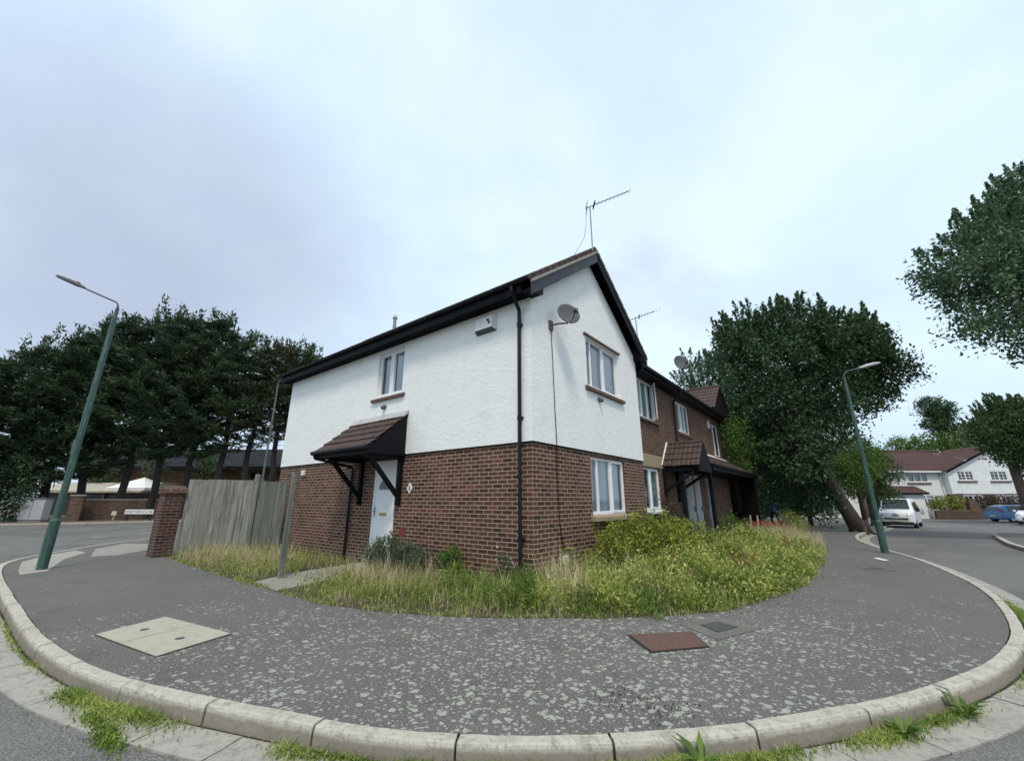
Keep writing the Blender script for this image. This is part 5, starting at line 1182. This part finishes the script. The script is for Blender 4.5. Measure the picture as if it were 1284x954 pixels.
# street name sign
sg = thing('street_name_sign', 'white street name sign with black letters on short posts below the conifers', 'sign', S(-25.6,29.6,.0), SR)
MB().box(-.98,.98,-.02,.02,.42,.72).build('plate', M['sign_white'], sg, local=True, bevel=.01)
MB().box(-.85,-.77,.02,.1,-.05,.7).build('post', M['trim'], sg, local=True); MB().box(.77,.85,.02,.1,-.05,.7).build('post', M['trim'], sg, local=True)
cu = bpy.data.curves.new('lettering', 'FONT'); cu.body = 'WHITTON CLOSE'; cu.size = .235; cu.extrude = .002; cu.align_x = 'CENTER'; cu.align_y = 'CENTER'
tmp = bpy.data.objects.new('tmp_text', cu); COL.objects.link(tmp); bpy.context.view_layer.update()
me = bpy.data.meshes.new_from_object(tmp.evaluated_get(bpy.context.evaluated_depsgraph_get())); bpy.data.objects.remove(tmp)
me.transform(Matrix.Translation((0,-.026,.57)) @ Matrix.Rotation(R(90), 4, 'X')); lt = bpy.data.objects.new('lettering', me); COL.objects.link(lt); me.materials.clear(); me.materials.append(M['letter_black']); lt.parent = sg
sp = thing('marker_post', 'small pale yellow marker post left of the street name sign', 'marker', S(-27.1,29.4,0), SR)
MB().box(-.16,.16,-.04,.0,.35,.62).build('plate', M['plate'], sp, local=True); MB().box(-.05,.05,0,.08,-.05,.6).build('post', M['path'], sp, local=True)
# gazebo, low garage
gz_ = thing('gazebo', 'white pointed canvas gazebo seen between conifer trunks', 'gazebo', S(-36.6,42,0), SR)
mb = MB(); w = 1.9
mb.add([(-w,-w,2.45),(w,-w,2.45),(w,w,2.45),(-w,w,2.45),(0,0,3.5)], [(0,1,4),(1,2,4),(2,3,4),(3,0,4)]); mb.build('canopy', M['canvas'], gz_, local=True)
MB().box(-w,w,-w-.01,-w+.01,2.2,2.45).box(-w,w,w-.01,w+.01,2.2,2.45).box(-w-.01,-w+.01,-w,w,2.2,2.45).box(w-.01,w+.01,-w,w,2.2,2.45).build('valance', M['canvas'], gz_, local=True)
for sx in (-1,1):
    for sy_ in (-1,1): MB().cyl((sx*w*.97,sy_*w*.97,0),(sx*w*.97,sy_*w*.97,2.4),.035).build('leg', M['steel'], gz_, local=True)
gg = thing('garage_block', 'low garage with a broad beige fascia behind the boundary wall', 'garage', S(-39.5,40,0), SR)
MB().box(-5,4.4,.3,6,-.2,2.0).build('wall', M['brick_far'], gg, local=True); MB().prism([(-5.5,-.1,2.0),(-5.5,-.1,2.15),(-5.5,2.2,3.0),(-5.5,6,3.0),(-5.5,6,2.0)], (10.2,0,0)).build('roof', M['slab'], gg, local=True)
for u in (-4.2,-1.2,1.6): MB().box(u,u+2.3,.24,.3,-.1,1.85).build('garage_door', M['trim'], gg, local=True)
br_ = thing('panel_fence', 'dull green mesh and brown timber fence under the gazebo', 'fence', S(-27,36.5,0), SR)
MB().box(-6.5,3,.0,.06,.9,1.9).build('timber_panel', M['brick_far'], br_, local=True); MB().box(-3,3,-.1,-.07,-.1,.95).build('mesh_panel', M['green_mesh'], br_, local=True)
for u in (-6.4,-3.2,0,2.9): MB().box(u-.05,u+.05,.07,.17,-.1,1.95).build('post', M['wood_dark'], br_, local=True)
shrub('hedge', 'dark evergreen hedge at the far left edge of the street', [(S(-34,26.6,1.3),(2.4,1.2,1.4)), (S(-37.5,25.8,1.5),(2.6,1.4,1.7)), (S(-32.6,28.2,2.0),(1.4,1.2,1.9))], 'cypress', .24, 26, 9, .28, cat='hedge')
shrub('roadside_bush', 'single lime green bough at the far left edge below the conifers', [(S(-35.0,25.6,3.55),(.9,.6,.5))], 'leaf_lime', .2, 22, 26, .18, base=S(-35.2,25.9,0))
shrub('hedge', 'dark scrub below and behind the conifer trunks', [(S(-21,40,1.6),(3.4,1.2,1.8)), (S(-15,40,1.8),(3.6,1.2,2.0)), (S(-27,41,.8),(2.0,1.0,.9)), (S(-37,43.4,4.7),(3.0,.8,1.3)), (S(-31.5,43.4,4.8),(3.0,.8,1.3)), (S(-42,43.4,4.3),(3.0,.8,1.8))], 'cypress', .24, 24, 8, .28, cat='hedge')

# ------------------------------------------------------------------ white houses at the end of the close
fh = thing('rendered_house', 'far white rendered house with a red brown tiled roof and front gable, behind the van', 'house', S(40,47,-.45), SR)
F0 = ('S', 0.0); F1 = ('S', -.7)
wins = [(4.1,6.35,3.68,4.72)]; low = [(4.75,7.35,1.1,2.3)]
mb = MB(); wallpanel(mb, F0, -10.5, 7.9, -.3, 4.85, wins+low+[(-.6,.35,.0,2.1),(-7.2,-5.2,3.6,4.7)]); mb.poly([(-10.5,0,-.3),(-10.5,8,-.3),(-10.5,8,4.85),(-10.5,0,4.85)]); mb.build('rendered_wall', M['render_far'], fh, local=True)
mb = MB(); F1 = ('S', -.7); gxa, gxb = 7.9, 19.6; gm = (gxa+gxb)/2
uw = [(9.0,10.75,3.85,4.85),(12.6,14.5,3.85,4.85),(16.4,18.2,3.85,4.85)]; lw_ = [(9.0,11.1,1.2,2.3),(12.6,15.5,1.2,2.3)]
wallpanel(mb, F1, gxa, gxb, 2.55, 4.85, uw); mb.poly([(gxa,-.7+1.4,4.85),(gxb,-.7+1.4,4.85),(gm,-.7+1.4,4.85+3.0)]); 
mb.v = [(x, (y if abs(y-.7) > 1e-6 else .7), z) for x, y, z in mb.v]
mb2 = MB(); F2 = ('S', -.7)
# front gable stands 0.7 m forward of the main wall
def fwd(m_): m_.v = [(x, -.7 + (y-.7), z) for x, y, z in m_.v]; return m_
mb = MB(); FG = ('S', -.7); wallpanel(mb, FG, gxa, gxb, 2.45, 4.85, uw); mb.poly([(gxa,-.7,4.85),(gxb,-.7,4.85),(gm,-.7,7.55)]); mb.box(gxa,gxa+.02,-.7,0,2.45,4.85)
mb.build('gable_wall', M['render_far'], fh, local=True)
mb = MB(); wallpanel(mb, FG, gxa, gxb, -.3, 2.43, lw_); mb.box(gxa,gxa+.02,-.7,0,-.3,2.43); mb.build('brick_wall', M['brick_far'], fh, local=True)
fk_ = dict(curtain=None, fr=.09, sillmat=None)
def farwin(fac, w, mull, bars=False, curtain='curtain_green', transom=None, sill=True):
    k, o = fac; ww = window_local(fh, fac, w, mull, bars, curtain, transom)
    if sill: MB().box(w[0]-.2, w[1]+.2, o-.12, o, w[2]-.2, w[2]-.05).build('sill', M['sill'], ww, local=True)
def window_local(root, fac, w, mull, bars, curtain, transom):
    # build in the house's own frame
    mb = MB(); k, o = fac; u0, u1, z0, z1 = w; fr = .09
    mb.box(u0,u0+fr,o+.02,o+.09,z0,z1); mb.box(u1-fr,u1,o+.02,o+.09,z0,z1); mb.box(u0+fr,u1-fr,o+.02,o+.09,z1-fr,z1); mb.box(u0+fr,u1-fr,o+.02,o+.09,z0,z0+fr)
    for m_ in mull: mb.box(m_-.06,m_+.06,o+.02,o+.09,z0+fr,z1-fr)
    if transom: mb.box(u0+fr,u1-fr,o+.022,o+.088,transom-.05,transom+.05)
    if bars:
        ed = [u0,*mull,u1]
        for a, b in zip(ed, ed[1:]):
            mb.box((a+b)/2-.025,(a+b)/2+.025,o+.03,o+.07,z0+fr,z1-fr)
            for q in (1,2): zz = z0+(z1-z0)*q/3; mb.box(a,b,o+.032,o+.068,zz-.022,zz+.022)
    ww = mb.build('window', M['upvc'], root, local=True)
    MB().poly([(u0,o+.075,z0),(u1,o+.075,z0),(u1,o+.075,z1),(u0,o+.075,z1)]).build('pane', M['glass'], ww, local=True)
    MB().poly([(u0,o+.14,z0),(u1,o+.14,z0),(u1,o+.14,z1),(u0,o+.14,z1)]).build('curtain', M[curtain], ww, local=True)
    return ww
farwin(F0, wins[0], (4.85,5.6)); farwin(F0, (-7.2,-5.2,3.6,4.7), (-6.2,)); farwin(F0, low[0], (5.62,6.48), transom=1.95, curtain='curtain', sill=False)
for w in uw: farwin(FG, w, ((w[0]+w[1])/2,), True, 'room')
farwin(FG, lw_[0], ((lw_[0][0]+lw_[0][1])/2,), True, 'room', sill=False); farwin(FG, lw_[1], (13.55,14.5), True, 'room', sill=False)
MB().box(-.6,.35,.06,.12,0,2.1).build('door', M['trim'], fh, local=True)
mb = MB(); v = Vector((0,5.0,2.65)); tilefield(mb, (-10.9,-.45,4.9), (1,0,0), v, 22.5, v.length, tw=.33, g=.36, ss=4, step=.05)
rf = mb.build('roof', M['tile_far'], fh, local=True)
MB().prism([(-10.9,-.4,4.85),(-10.9,4.55,7.5),(-10.9,9.5,4.85)], (24,0,0)).build('roof_deck', M['tile_far'], rf, local=True)
MB().tube([(-10.9,4.55,7.6),(13,4.55,7.6)], .13, 8).build('ridge_tiles', M['tile_far'], rf, local=True)
mb = MB()
gh = gxb-gm; 
for s_, xe in ((1, gxa-.3), (-1, gxb+.3)):
    v = Vector((s_*(gh+.3), 0, 2.84)); tilefield(mb, (xe,-1.0,4.84), (0,1,0), v, 5.5, v.length, tw=.33, g=.36, ss=4, step=.05)
mb.build('gable_roof', M['tile_far'], rf, local=True)
mb = MB()
for s_, xe in ((1, gxa-.3), (-1, gxb+.3)): mb.beam((xe,-1.02,4.72),(gm,-1.02,7.56),.03,.22)
mb.build('barge_board', M['black'], fh, local=True)
MB().box(-10.9,gxa-.02,-.5,-.45,4.72,4.88).build('fascia', M['upvc'], fh, local=True)
MB().cyl((7.7,-.1,0),(7.7,-.1,4.7),.05).build('downpipe', M['upvc'], fh, local=True)
mb = MB(); v = Vector((0,1.5,.75)); tilefield(mb, (-1.6,-1.5,2.5), (1,0,0), v, 6.2, v.length, tw=.33, g=.36, ss=4, step=.05)
pr2 = mb.build('porch_roof', M['tile_far'], fh, local=True); MB().prism([(-1.6,-1.5,2.35),(-1.6,-1.5,2.5),(-1.6,0,3.2),(-1.6,0,2.35)], (6.2,0,0)).build('porch_deck', M['black'], pr2, local=True)
MB().box(1.2,4.2,-1.2,-.0,-.3,2.35).build('porch_wall', M['render_far'], fh, local=True)
# garden walls, hedge and pier of the far house
gwf = thing('front_garden_wall', 'low brown brick front wall before the far white house, right of the van', 'wall', S(40,44,-.45), SR)
MB().box(3.2,7.75,-.1,.12,-.1,.7).build('courses', M['brick_far'], gwf, local=True); MB().box(3.15,7.8,-.14,.16,.7,.76).build('coping', M['brick_buff'], gwf, local=True)
gp = thing('sloping_buttress', 'pale brick buttress at the right end of the far front wall', 'pier', S(47.3,44.2,-.45), SR)
MB().prism([(-.2,0,-.1),(1.3,0,-.1),(.6,0,1.9),(-.1,0,2.0)], (0,.4,0)).build('shaft', M['brick_far'], gp, local=True)
shrub('hedge', 'clipped yellow green hedge behind the far front wall', [(S(46.0,45.3,.9),(1.5,.8,.8))], 'leaf_gold', .18, 24, 24, .18, cat='hedge')
shrub('hedge', 'brown green hedge behind the blue car', [(S(51.5,45.5,.9),(3.2,.9,.9)), (S(57,46,1.1),(3.5,.9,1.1))], 'leaf_brown', .2, 24, 14, .22, cat='hedge')
shrub('garden_shrub', 'green shrub behind the white van at the foot of the far house', [(S(41.6,44.6,.2),(.7,.6,.6))], 'leaf_mid', .18, 20, 24, .16)
shrub('hedge', 'tall black green hedge filling the gap behind the big tree trunk', [(S(21.5,36,1.4),(3.2,1.2,2.1)), (S(25.5,36.5,1.2),(2.6,1.2,1.9)), (S(18.5,35,1.6),(2.6,1.2,2.2))], 'leaf_dark', .18, 30, 16, .2, cat='hedge')
# brick house glimpsed behind the terrace
bh = thing('brick_house', 'buff brick house with a grey tiled roof glimpsed beyond the terrace end', 'house', S(17.4,34,-.2), SR)
MB().box(-4,1.6,0,6,-.4,4.1).build('wall', M['brick_buff'], bh, local=True)
mb = MB(); v = Vector((0,3.2,2.3)); tilefield(mb, (-4.3,-.4,4.1), (1,0,0), v, 6.2, v.length, tw=.33, g=.33, ss=4, step=.05); r_ = mb.build('roof', M['tile_grey'], bh, local=True)
MB().prism([(-4.3,-.35,4.05),(-4.3,2.85,6.35),(-4.3,6.2,4.05)], (6.2,0,0)).build('roof_deck', M['tile_grey'], r_, local=True)
wn = MB().box(-.6,.6,-.03,.02,1.9,3.0).build('window', M['upvc'], bh, local=True); MB().box(-.52,.52,-.04,-.03,1.98,2.92).build('pane', M['dark_glass'], wn, local=True)
# gate boards, post, bin
gt = fencerun('board_fence', 'pale weathered board fence panels right of the big tree trunk', S(25.6,31.6)[:2], S(28.4,33.6)[:2], 1.45, 'wood_far', .5, .75)
ps = thing('timber_post', 'stubby brown timber post in front of the green bin', 'post', S(25.6,30.4,-.4)); MB().beam(S(25.6,30.4,-.45), S(25.6,30.4,.55), .2).build('shaft', M['wood_far'], ps)
bn = thing('wheelie_bin', 'dark green wheelie bin beside the van', 'bin', S(27.6,32,-.42), SR)
MB().add([(-.24,-.28,.08),(.24,-.28,.08),(.24,.24,.08),(-.24,.24,.08),(-.3,-.36,.98),(.3,-.36,.98),(.3,.36,.98),(-.3,.36,.98)], [(0,3,2,1),(4,5,6,7),(0,1,5,4),(1,2,6,5),(2,3,7,6),(3,0,4,7)]).build('body', M['bin_green'], bn, local=True, bevel=.02)
MB().prism([(-.32,-.4,.98),(-.32,-.4,1.02),(-.32,0,1.09),(-.32,.4,1.06),(-.32,.4,.98)], (.64,0,0)).build('lid', M['bin_green'], bn, local=True)
for sx in (-1,1): MB().cyl((sx*.26,.25,.1),(sx*.31,.25,.1),.1).build('wheel', M['tyre'], bn, local=True)

# ------------------------------------------------------------------ vehicles (built nose towards -Y in their own frame)
def loft(mb, st):
    """st: (y, zb, w_low, z_belt, w_belt, z_top, w_top)"""
    rings = []
    for y, zb, wl, zq, wb, zt, wt in st:
        h = [(0,zb),(wl*.85,zb),(wl,zb+.10),(wl*1.01,(zb+zq)/2),(wb,zq),((wb+wt)/2+.01,(zq+zt)/2),(wt,zt-.05),(wt*.86,zt-.008),(0,zt)]
        rings.append([(x,y,z) for x,z in h]+[(-x,y,z) for x,z in h[-2:0:-1]])
    m_ = len(rings[0]); vs = [v for r in rings for v in r]
    fs = [(i*m_+k, i*m_+(k+1) % m_, (i+1)*m_+(k+1) % m_, (i+1)*m_+k) for i in range(len(rings)-1) for k in range(m_)]
    fs += [tuple(range(m_))[::-1], tuple(range((len(rings)-1)*m_, len(rings)*m_))]
    return mb.add(vs, fs)
def wheels(t, ys, x, r, paint='alloy'):
    for y in ys:
        for sx in (-1, 1):
            w = MB().tube([(sx*(x-.2),y,r),(sx*(x-.19),y,r),(sx*(x-.01),y,r),(sx*x,y,r)], [r*.92,r,r,r*.92], 24).build('wheel', M['tyre'], t, local=True)
            m_ = MB().cyl((sx*(x-.05),y,r),(sx*(x+.004),y,r),r*.6,n=20); m_.cyl((sx*(x-.05),y,r),(sx*(x+.014),y,r),r*.14,n=10); rim = m_.build('rim', M[paint], w, local=True)
            MB().tube([(sx*(x-.16),y+math.cos(a)*r*1.16,r+math.sin(a)*r*1.16) for a in np.linspace(-.2,math.pi+.2,14)], .045, 6).build('wheel_arch', M['trim'], t, local=True)
def quadp(t, name, pts, mat, th=.006, n=None):
    a, b, c = Vector(pts[0]), Vector(pts[1]), Vector(pts[2]); nn = (b-a).cross(c-a).normalized(); cen = sum((Vector(p) for p in pts), Vector())/len(pts)
    if nn.dot(cen-Vector((0,cen.y*.6,.8))) < 0: nn = -nn
    return MB().prism([Vector(p)+nn*.004 for p in pts], nn*th).build(name, M[mat], t, local=True)
van = thing('white_van', 'white people carrier van facing the camera, parked by the kerb before the white houses', 'van', S(28.2,31.4,-.50), R(-9))
mb = MB(); loft(mb, [(-2.45,.35,.70,.62,.72,.78,.66),(-2.35,.25,.88,.80,.90,.98,.80),(-1.75,.22,.95,1.02,.93,1.16,.84),(-1.62,.22,.95,1.05,.94,1.22,.84),(-.75,.22,.96,1.10,.95,1.88,.74),(-.5,.22,.96,1.10,.95,1.94,.76),(1.9,.22,.96,1.10,.95,1.95,.77),(2.25,.24,.95,1.10,.93,1.88,.74),(2.4,.35,.88,1.0,.88,1.7,.70)])
mb.build('body', M['car_white'], van, local=True, smooth=False, bevel=.03)
quadp(van, 'windscreen', [(-.74,-1.60,1.27),(.74,-1.60,1.27),(.64,-.80,1.885),(-.64,-.80,1.885)], 'dark_glass', .015)
for sx in (-1,1):
    quadp(van, 'side_window', [(sx*.945,-1.2,1.16),(sx*.95,-.1,1.16),(sx*.84,-.1,1.72),(sx*.87,-.62,1.66)], 'dark_glass'); quadp(van, 'side_window', [(sx*.952,.0,1.16),(sx*.952,1.9,1.16),(sx*.84,1.9,1.72),(sx*.84,.0,1.72)], 'dark_glass')
    MB().obox((sx*1.08,-1.15,1.2), (.1,0,0), (0,.05,0), (0,0,.13)).build('wing_mirror', M['trim'], van, local=True, bevel=.02)
    MB().prism([(sx*.55,-2.47,.84),(sx*.86,-2.36,.86),(sx*.88,-2.2,1.0),(sx*.62,-2.36,.98)], (0,-.02,0)).build('headlight', M['light_clear'], van, local=True)
MB().box(-.62,.62,-2.50,-2.44,.58,.66).build('grille', M['trim'], van, local=True); MB().box(-.2,.2,-2.46,-2.38,.79,.85).build('badge_slot', M['trim'], van, local=True)
mb = MB()
for z in (.90,.95): mb.prism([(-.09,-2.40,z),(0,-2.41,z+.05),(.09,-2.40,z),(.09,-2.40,z-.025),(0,-2.41,z+.025),(-.09,-2.40,z-.025)], (0,-.02,0))
mb.build('emblem', M['steel'], van, local=True)
MB().box(-.28,.28,-2.51,-2.49,.44,.55).build('number_plate', M['plate'], van, local=True); MB().box(-.86,.86,-2.47,-2.3,.22,.42).build('bumper', M['trim'], van, local=True, bevel=.02)
wheels(van, (-1.55,1.5), .96, .34)
def hatch(name, label, loc, rot, paint):
    t = thing(name, label, 'car', loc, rot, None)
    mb = MB(); loft(mb, [(-2.0,.34,.62,.58,.62,.66,.55),(-1.9,.24,.78,.70,.78,.80,.66),(-1.1,.2,.86,.86,.84,.97,.70),(-.95,.2,.86,.88,.85,1.0,.70),(-.25,.2,.87,.90,.86,1.42,.58),(.1,.2,.87,.90,.86,1.48,.60),(1.2,.2,.87,.92,.86,1.46,.60),(1.75,.22,.85,.94,.83,1.34,.56),(1.98,.28,.80,.90,.78,1.0,.66),(2.03,.36,.72,.7,.72,.8,.6)])
    mb.build('body', M[paint], t, local=True, bevel=.03)
    quadp(t, 'windscreen', [(-.68,-.92,1.03),(.68,-.92,1.03),(.52,-.3,1.42),(-.52,-.3,1.42)], 'dark_glass', .012)
    quadp(t, 'rear_window', [(-.60,1.99,1.02),(.60,1.99,1.02),(.46,1.80,1.30),(-.46,1.80,1.30)], 'dark_glass', .012)
    for sx in (-1,1):
        quadp(t, 'side_window', [(sx*.865,-.7,.94),(sx*.865,.25,.94),(sx*.66,.25,1.38),(sx*.68,-.2,1.34)], 'dark_glass'); quadp(t, 'side_window', [(sx*.865,.33,.94),(sx*.86,1.45,.97),(sx*.66,1.25,1.36),(sx*.66,.33,1.38)], 'dark_glass')
        MB().obox((sx*.97,-.75,.98), (.08,0,0), (0,.05,0), (0,0,.07)).build('wing_mirror', M[paint], t, local=True, bevel=.015)
        MB().obox((sx*.72,1.93,.95), (.09,0,0), (0,.05,0), (0,0,.16)).build('tail_light', M['light_red'], t, local=True, bevel=.015)
        MB().obox((sx*.62,-1.9,.70), (.14,0,0), (0,.07,0), (0,0,.07)).build('headlight', M['light_clear'], t, local=True, bevel=.015)
    MB().box(-.26,.26,2.02,2.05,.50,.62).build('number_plate', M['plate'], t, local=True); MB().box(-.4,.4,-2.03,-1.96,.36,.5).build('grille', M['trim'], t, local=True)
    wheels(t, (-1.22,1.25), .86, .31); return t
hatch('blue_hatchback', 'light blue hatchback parked across the road before the hedge', S(45.2,38.6,-.55), R(38.45+84), 'car_blue')
hatch('white_car', 'white car nose cut off by the right edge of the photo', S(40.9,33.6,-.46), R(38.45-62), 'car_white')

# ------------------------------------------------------------------ the walking person
def person(label, loc, rot):
    t = thing('person', label, 'person', loc, rot)
    V = [(0,0,.95),(0,0,1.10),(0,0,1.28),(0,0,1.42),(0,0,1.50),(0,-.01,1.60),(0,-.01,1.70),
         (.10,0,.90),(.11,-.12,.50),(.11,-.06,.10),(.11,-.18,.05), (-.10,0,.90),(-.11,.10,.50),(-.11,.22,.12),(-.11,.14,.05),
         (.19,0,1.40),(.25,.05,1.14),(.25,-.06,.90),(.25,-.09,.82), (-.19,0,1.40),(-.25,-.06,1.14),(-.25,-.16,.92),(-.25,-.2,.84)]
    E_ = [(0,1),(1,2),(2,3),(3,4),(4,5),(5,6),(0,7),(7,8),(8,9),(9,10),(0,11),(11,12),(12,13),(13,14),(3,15),(15,16),(16,17),(17,18),(3,19),(19,20),(20,21),(21,22)]
    rad = [.14,.13,.15,.12,.055,.085,.075,.10,.065,.045,.035,.10,.065,.045,.035,.065,.045,.033,.035,.065,.045,.033,.035]
    me = bpy.data.meshes.new('body'); me.from_pydata(V, E_, []); o = bpy.data.objects.new('body', me); COL.objects.link(o); o.parent = t
    m_ = o.modifiers.new('Skin', 'SKIN'); sv = me.skin_vertices[0].data
    for i, r in enumerate(rad): sv[i].radius = (r, r*.85); sv[i].use_root = (i == 0)
    o.modifiers.new('Sub', 'SUBSURF').levels = 2; o.modifiers['Sub'].render_levels = 2
    bpy.context.view_layer.update()
    em = bpy.data.meshes.new_from_object(o.evaluated_get(bpy.context.evaluated_depsgraph_get())); o.modifiers.clear(); o.data = em
    em.materials.clear(); em.materials.append(M['skin'])
    for p in em.polygons: p.use_smooth = True
    # clothing: body faces pushed outwards along the normals
    def shell(name, cond, mat, d=.014):
        bm = bmesh.new(); bm.from_mesh(em); bmesh.ops.delete(bm, geom=[f for f in bm.faces if not cond(f.calc_center_median())], context='FACES')
        bm.normal_update()
        for v in bm.verts: v.co += v.normal*d
        m2 = bpy.data.meshes.new(name); bm.to_mesh(m2); bm.free(); m2.materials.append(M[mat]); q = bpy.data.objects.new(name, m2); COL.objects.link(q); q.parent = t
        for p in m2.polygons: p.use_smooth = True
        return q
    sh = shell('shirt', lambda c: .90 < c.z < 1.47 and not (abs(c.x) > .2 and c.z < 1.12), 'shirt_blue', .02)
    shell('trousers', lambda c: .12 < c.z < .97 and abs(c.x) < .205, 'trouser')
    shell('shoes', lambda c: c.z < .12, 'trim', .012)
    shell('hair', lambda c: c.z > 1.66 or (c.z > 1.58 and c.y > -.01), 'hair', .014)
    MB().box(-.10,-.05,.10,.175,1.28,1.40).box(.05,.10,.10,.175,1.28,1.40).build('white_patch', M['cloth_white'], sh, local=True, bevel=.02)
    mb = MB().sphere((.03,-.082,1.655),.011).sphere((-.03,-.082,1.655),.011); mb.build('eyes', M['trim'], t, local=True)
    mb = MB().sphere((0,-.095,1.625),.014,.018,.02); mb.sphere((.083,0,1.64),.012,.02,.03); mb.sphere((-.083,0,1.64),.012,.02,.03); mb.build('nose_and_ears', M['skin'], t, local=True)
    return t
person('person in a blue shirt with white patches and black trousers walking under the big tree', S(15.55,25.6,-.2), R(38.45+185))

# ------------------------------------------------------------------ sky, sun, camera
world = bpy.data.worlds.new('World'); scene.world = world; world.use_nodes = True; nt = world.node_tree
bg = nt.nodes['Background']; tc = N(nt, 'ShaderNodeTexCoord')
SUN_EL, SUN_AZ = R(58), R(0)
sun_dir = Vector((.50, -.62, 0)).normalized()*math.cos(SUN_EL)+Vector((0,0,math.sin(SUN_EL)))
sky = N(nt, 'ShaderNodeTexSky'); sky.sky_type = 'NISHITA'; sky.sun_disc = False; sky.sun_elevation = SUN_EL; sky.sun_rotation = math.atan2(sun_dir.x, sun_dir.y)
sky.air_density = 1.0; sky.dust_density = 2.0
gen = tc.outputs['Generated']
v1 = mapv(nt, gen, (1.0, 1.0, 1.5), (3.1, 1.7, .4))
n1 = noise(nt, 1.3, 3, .45, v1, .2); n2 = noise(nt, 3.6, 7, .58, v1, .3)
m1 = mth(nt, 'ADD', mth(nt, 'MULTIPLY', n1, .72), mth(nt, 'MULTIPLY', n2, .28))
cloud = ramp(nt, m1, [(.36, (4.7,5.9,7.3)), (.50, (5.5,6.85,8.0)), (.62, (6.5,7.7,8.5))])
# a darker violet cloud bank low on the left of the view, a small one over the terrace
def bank(d, inner, outer, sc, amt):
    dv = Vector(d).normalized(); wob = N(nt, 'ShaderNodeTexNoise'); wob.inputs['Scale'].default_value = sc; wob.inputs['Detail'].default_value = 6; L(nt, gen, wob.inputs['Vector'])
    vm = N(nt, 'ShaderNodeVectorMath'); vm.operation = 'MULTIPLY_ADD'; L(nt, wob.outputs['Color'], vm.inputs[0]); vm.inputs[1].default_value = (.5,.5,.35); L(nt, gen, vm.inputs[2])
    ds = N(nt, 'ShaderNodeVectorMath'); ds.operation = 'DISTANCE'; L(nt, vm.outputs[0], ds.inputs[0]); ds.inputs[1].default_value = tuple(dv+Vector((.25,.25,.175)))
    return mth(nt, 'MULTIPLY', framp(nt, ds.outputs['Value'], [(inner, 1), (outer, 0)]), amt)
def dirpx(px, py):
    F = 515.; P = R(16.15); x, y = px-642, 477-py; u = y*math.cos(P)+F*math.sin(P); w = F*math.cos(P)-y*math.sin(P); a = S(x, w); return (a[0]-CAM[0], a[1]-CAM[1], u)
cloud = mix(nt, bank(dirpx(120,330), .10, .50, 2.4, .75), cloud, (3.1,3.55,4.6))
cloud = mix(nt, bank(dirpx(300,300), .02, .30, 3.0, .5), cloud, (3.6,4.1,5.1))
cloud = mix(nt, bank(dirpx(815,365), .02, .12, 5.0, .4), cloud, (4.2,4.6,5.7))
cloud = mix(nt, bank(dirpx(640,-60), .1, .7, 1.6, .3), cloud, (4.6,5.5,6.7))
col = mix(nt, .93, sky.outputs['Color'], cloud)
L(nt, col, bg.inputs['Color']); bg.inputs['Strength'].default_value = .1
sl_ = bpy.data.lights.new('sun', 'SUN'); sl_.energy = 1.5; sl_.angle = R(11); sl_.color = (1, .90, .74)
so = bpy.data.objects.new('sun', sl_); COL.objects.link(so); so.rotation_euler = (-sun_dir).to_track_quat('-Z', 'Y').to_euler()

cam = bpy.data.cameras.new('camera'); cam.sensor_fit = 'HORIZONTAL'; cam.sensor_width = 36; cam.lens = 515/1284*36; cam.clip_start = .05; cam.clip_end = 3000
co = bpy.data.objects.new('camera', cam); COL.objects.link(co); co.location = CAM; co.rotation_euler = (R(90+16.15), 0, YAW); scene.camera = co
vs = scene.view_settings; vs.view_transform = 'Standard'; vs.look = 'None'; vs.exposure = .55; vs.gamma = 1; vs.use_curve_mapping = False
scene.cycles.max_bounces = 6; scene.cycles.transparent_max_bounces = 8; scene.cycles.use_denoising = True
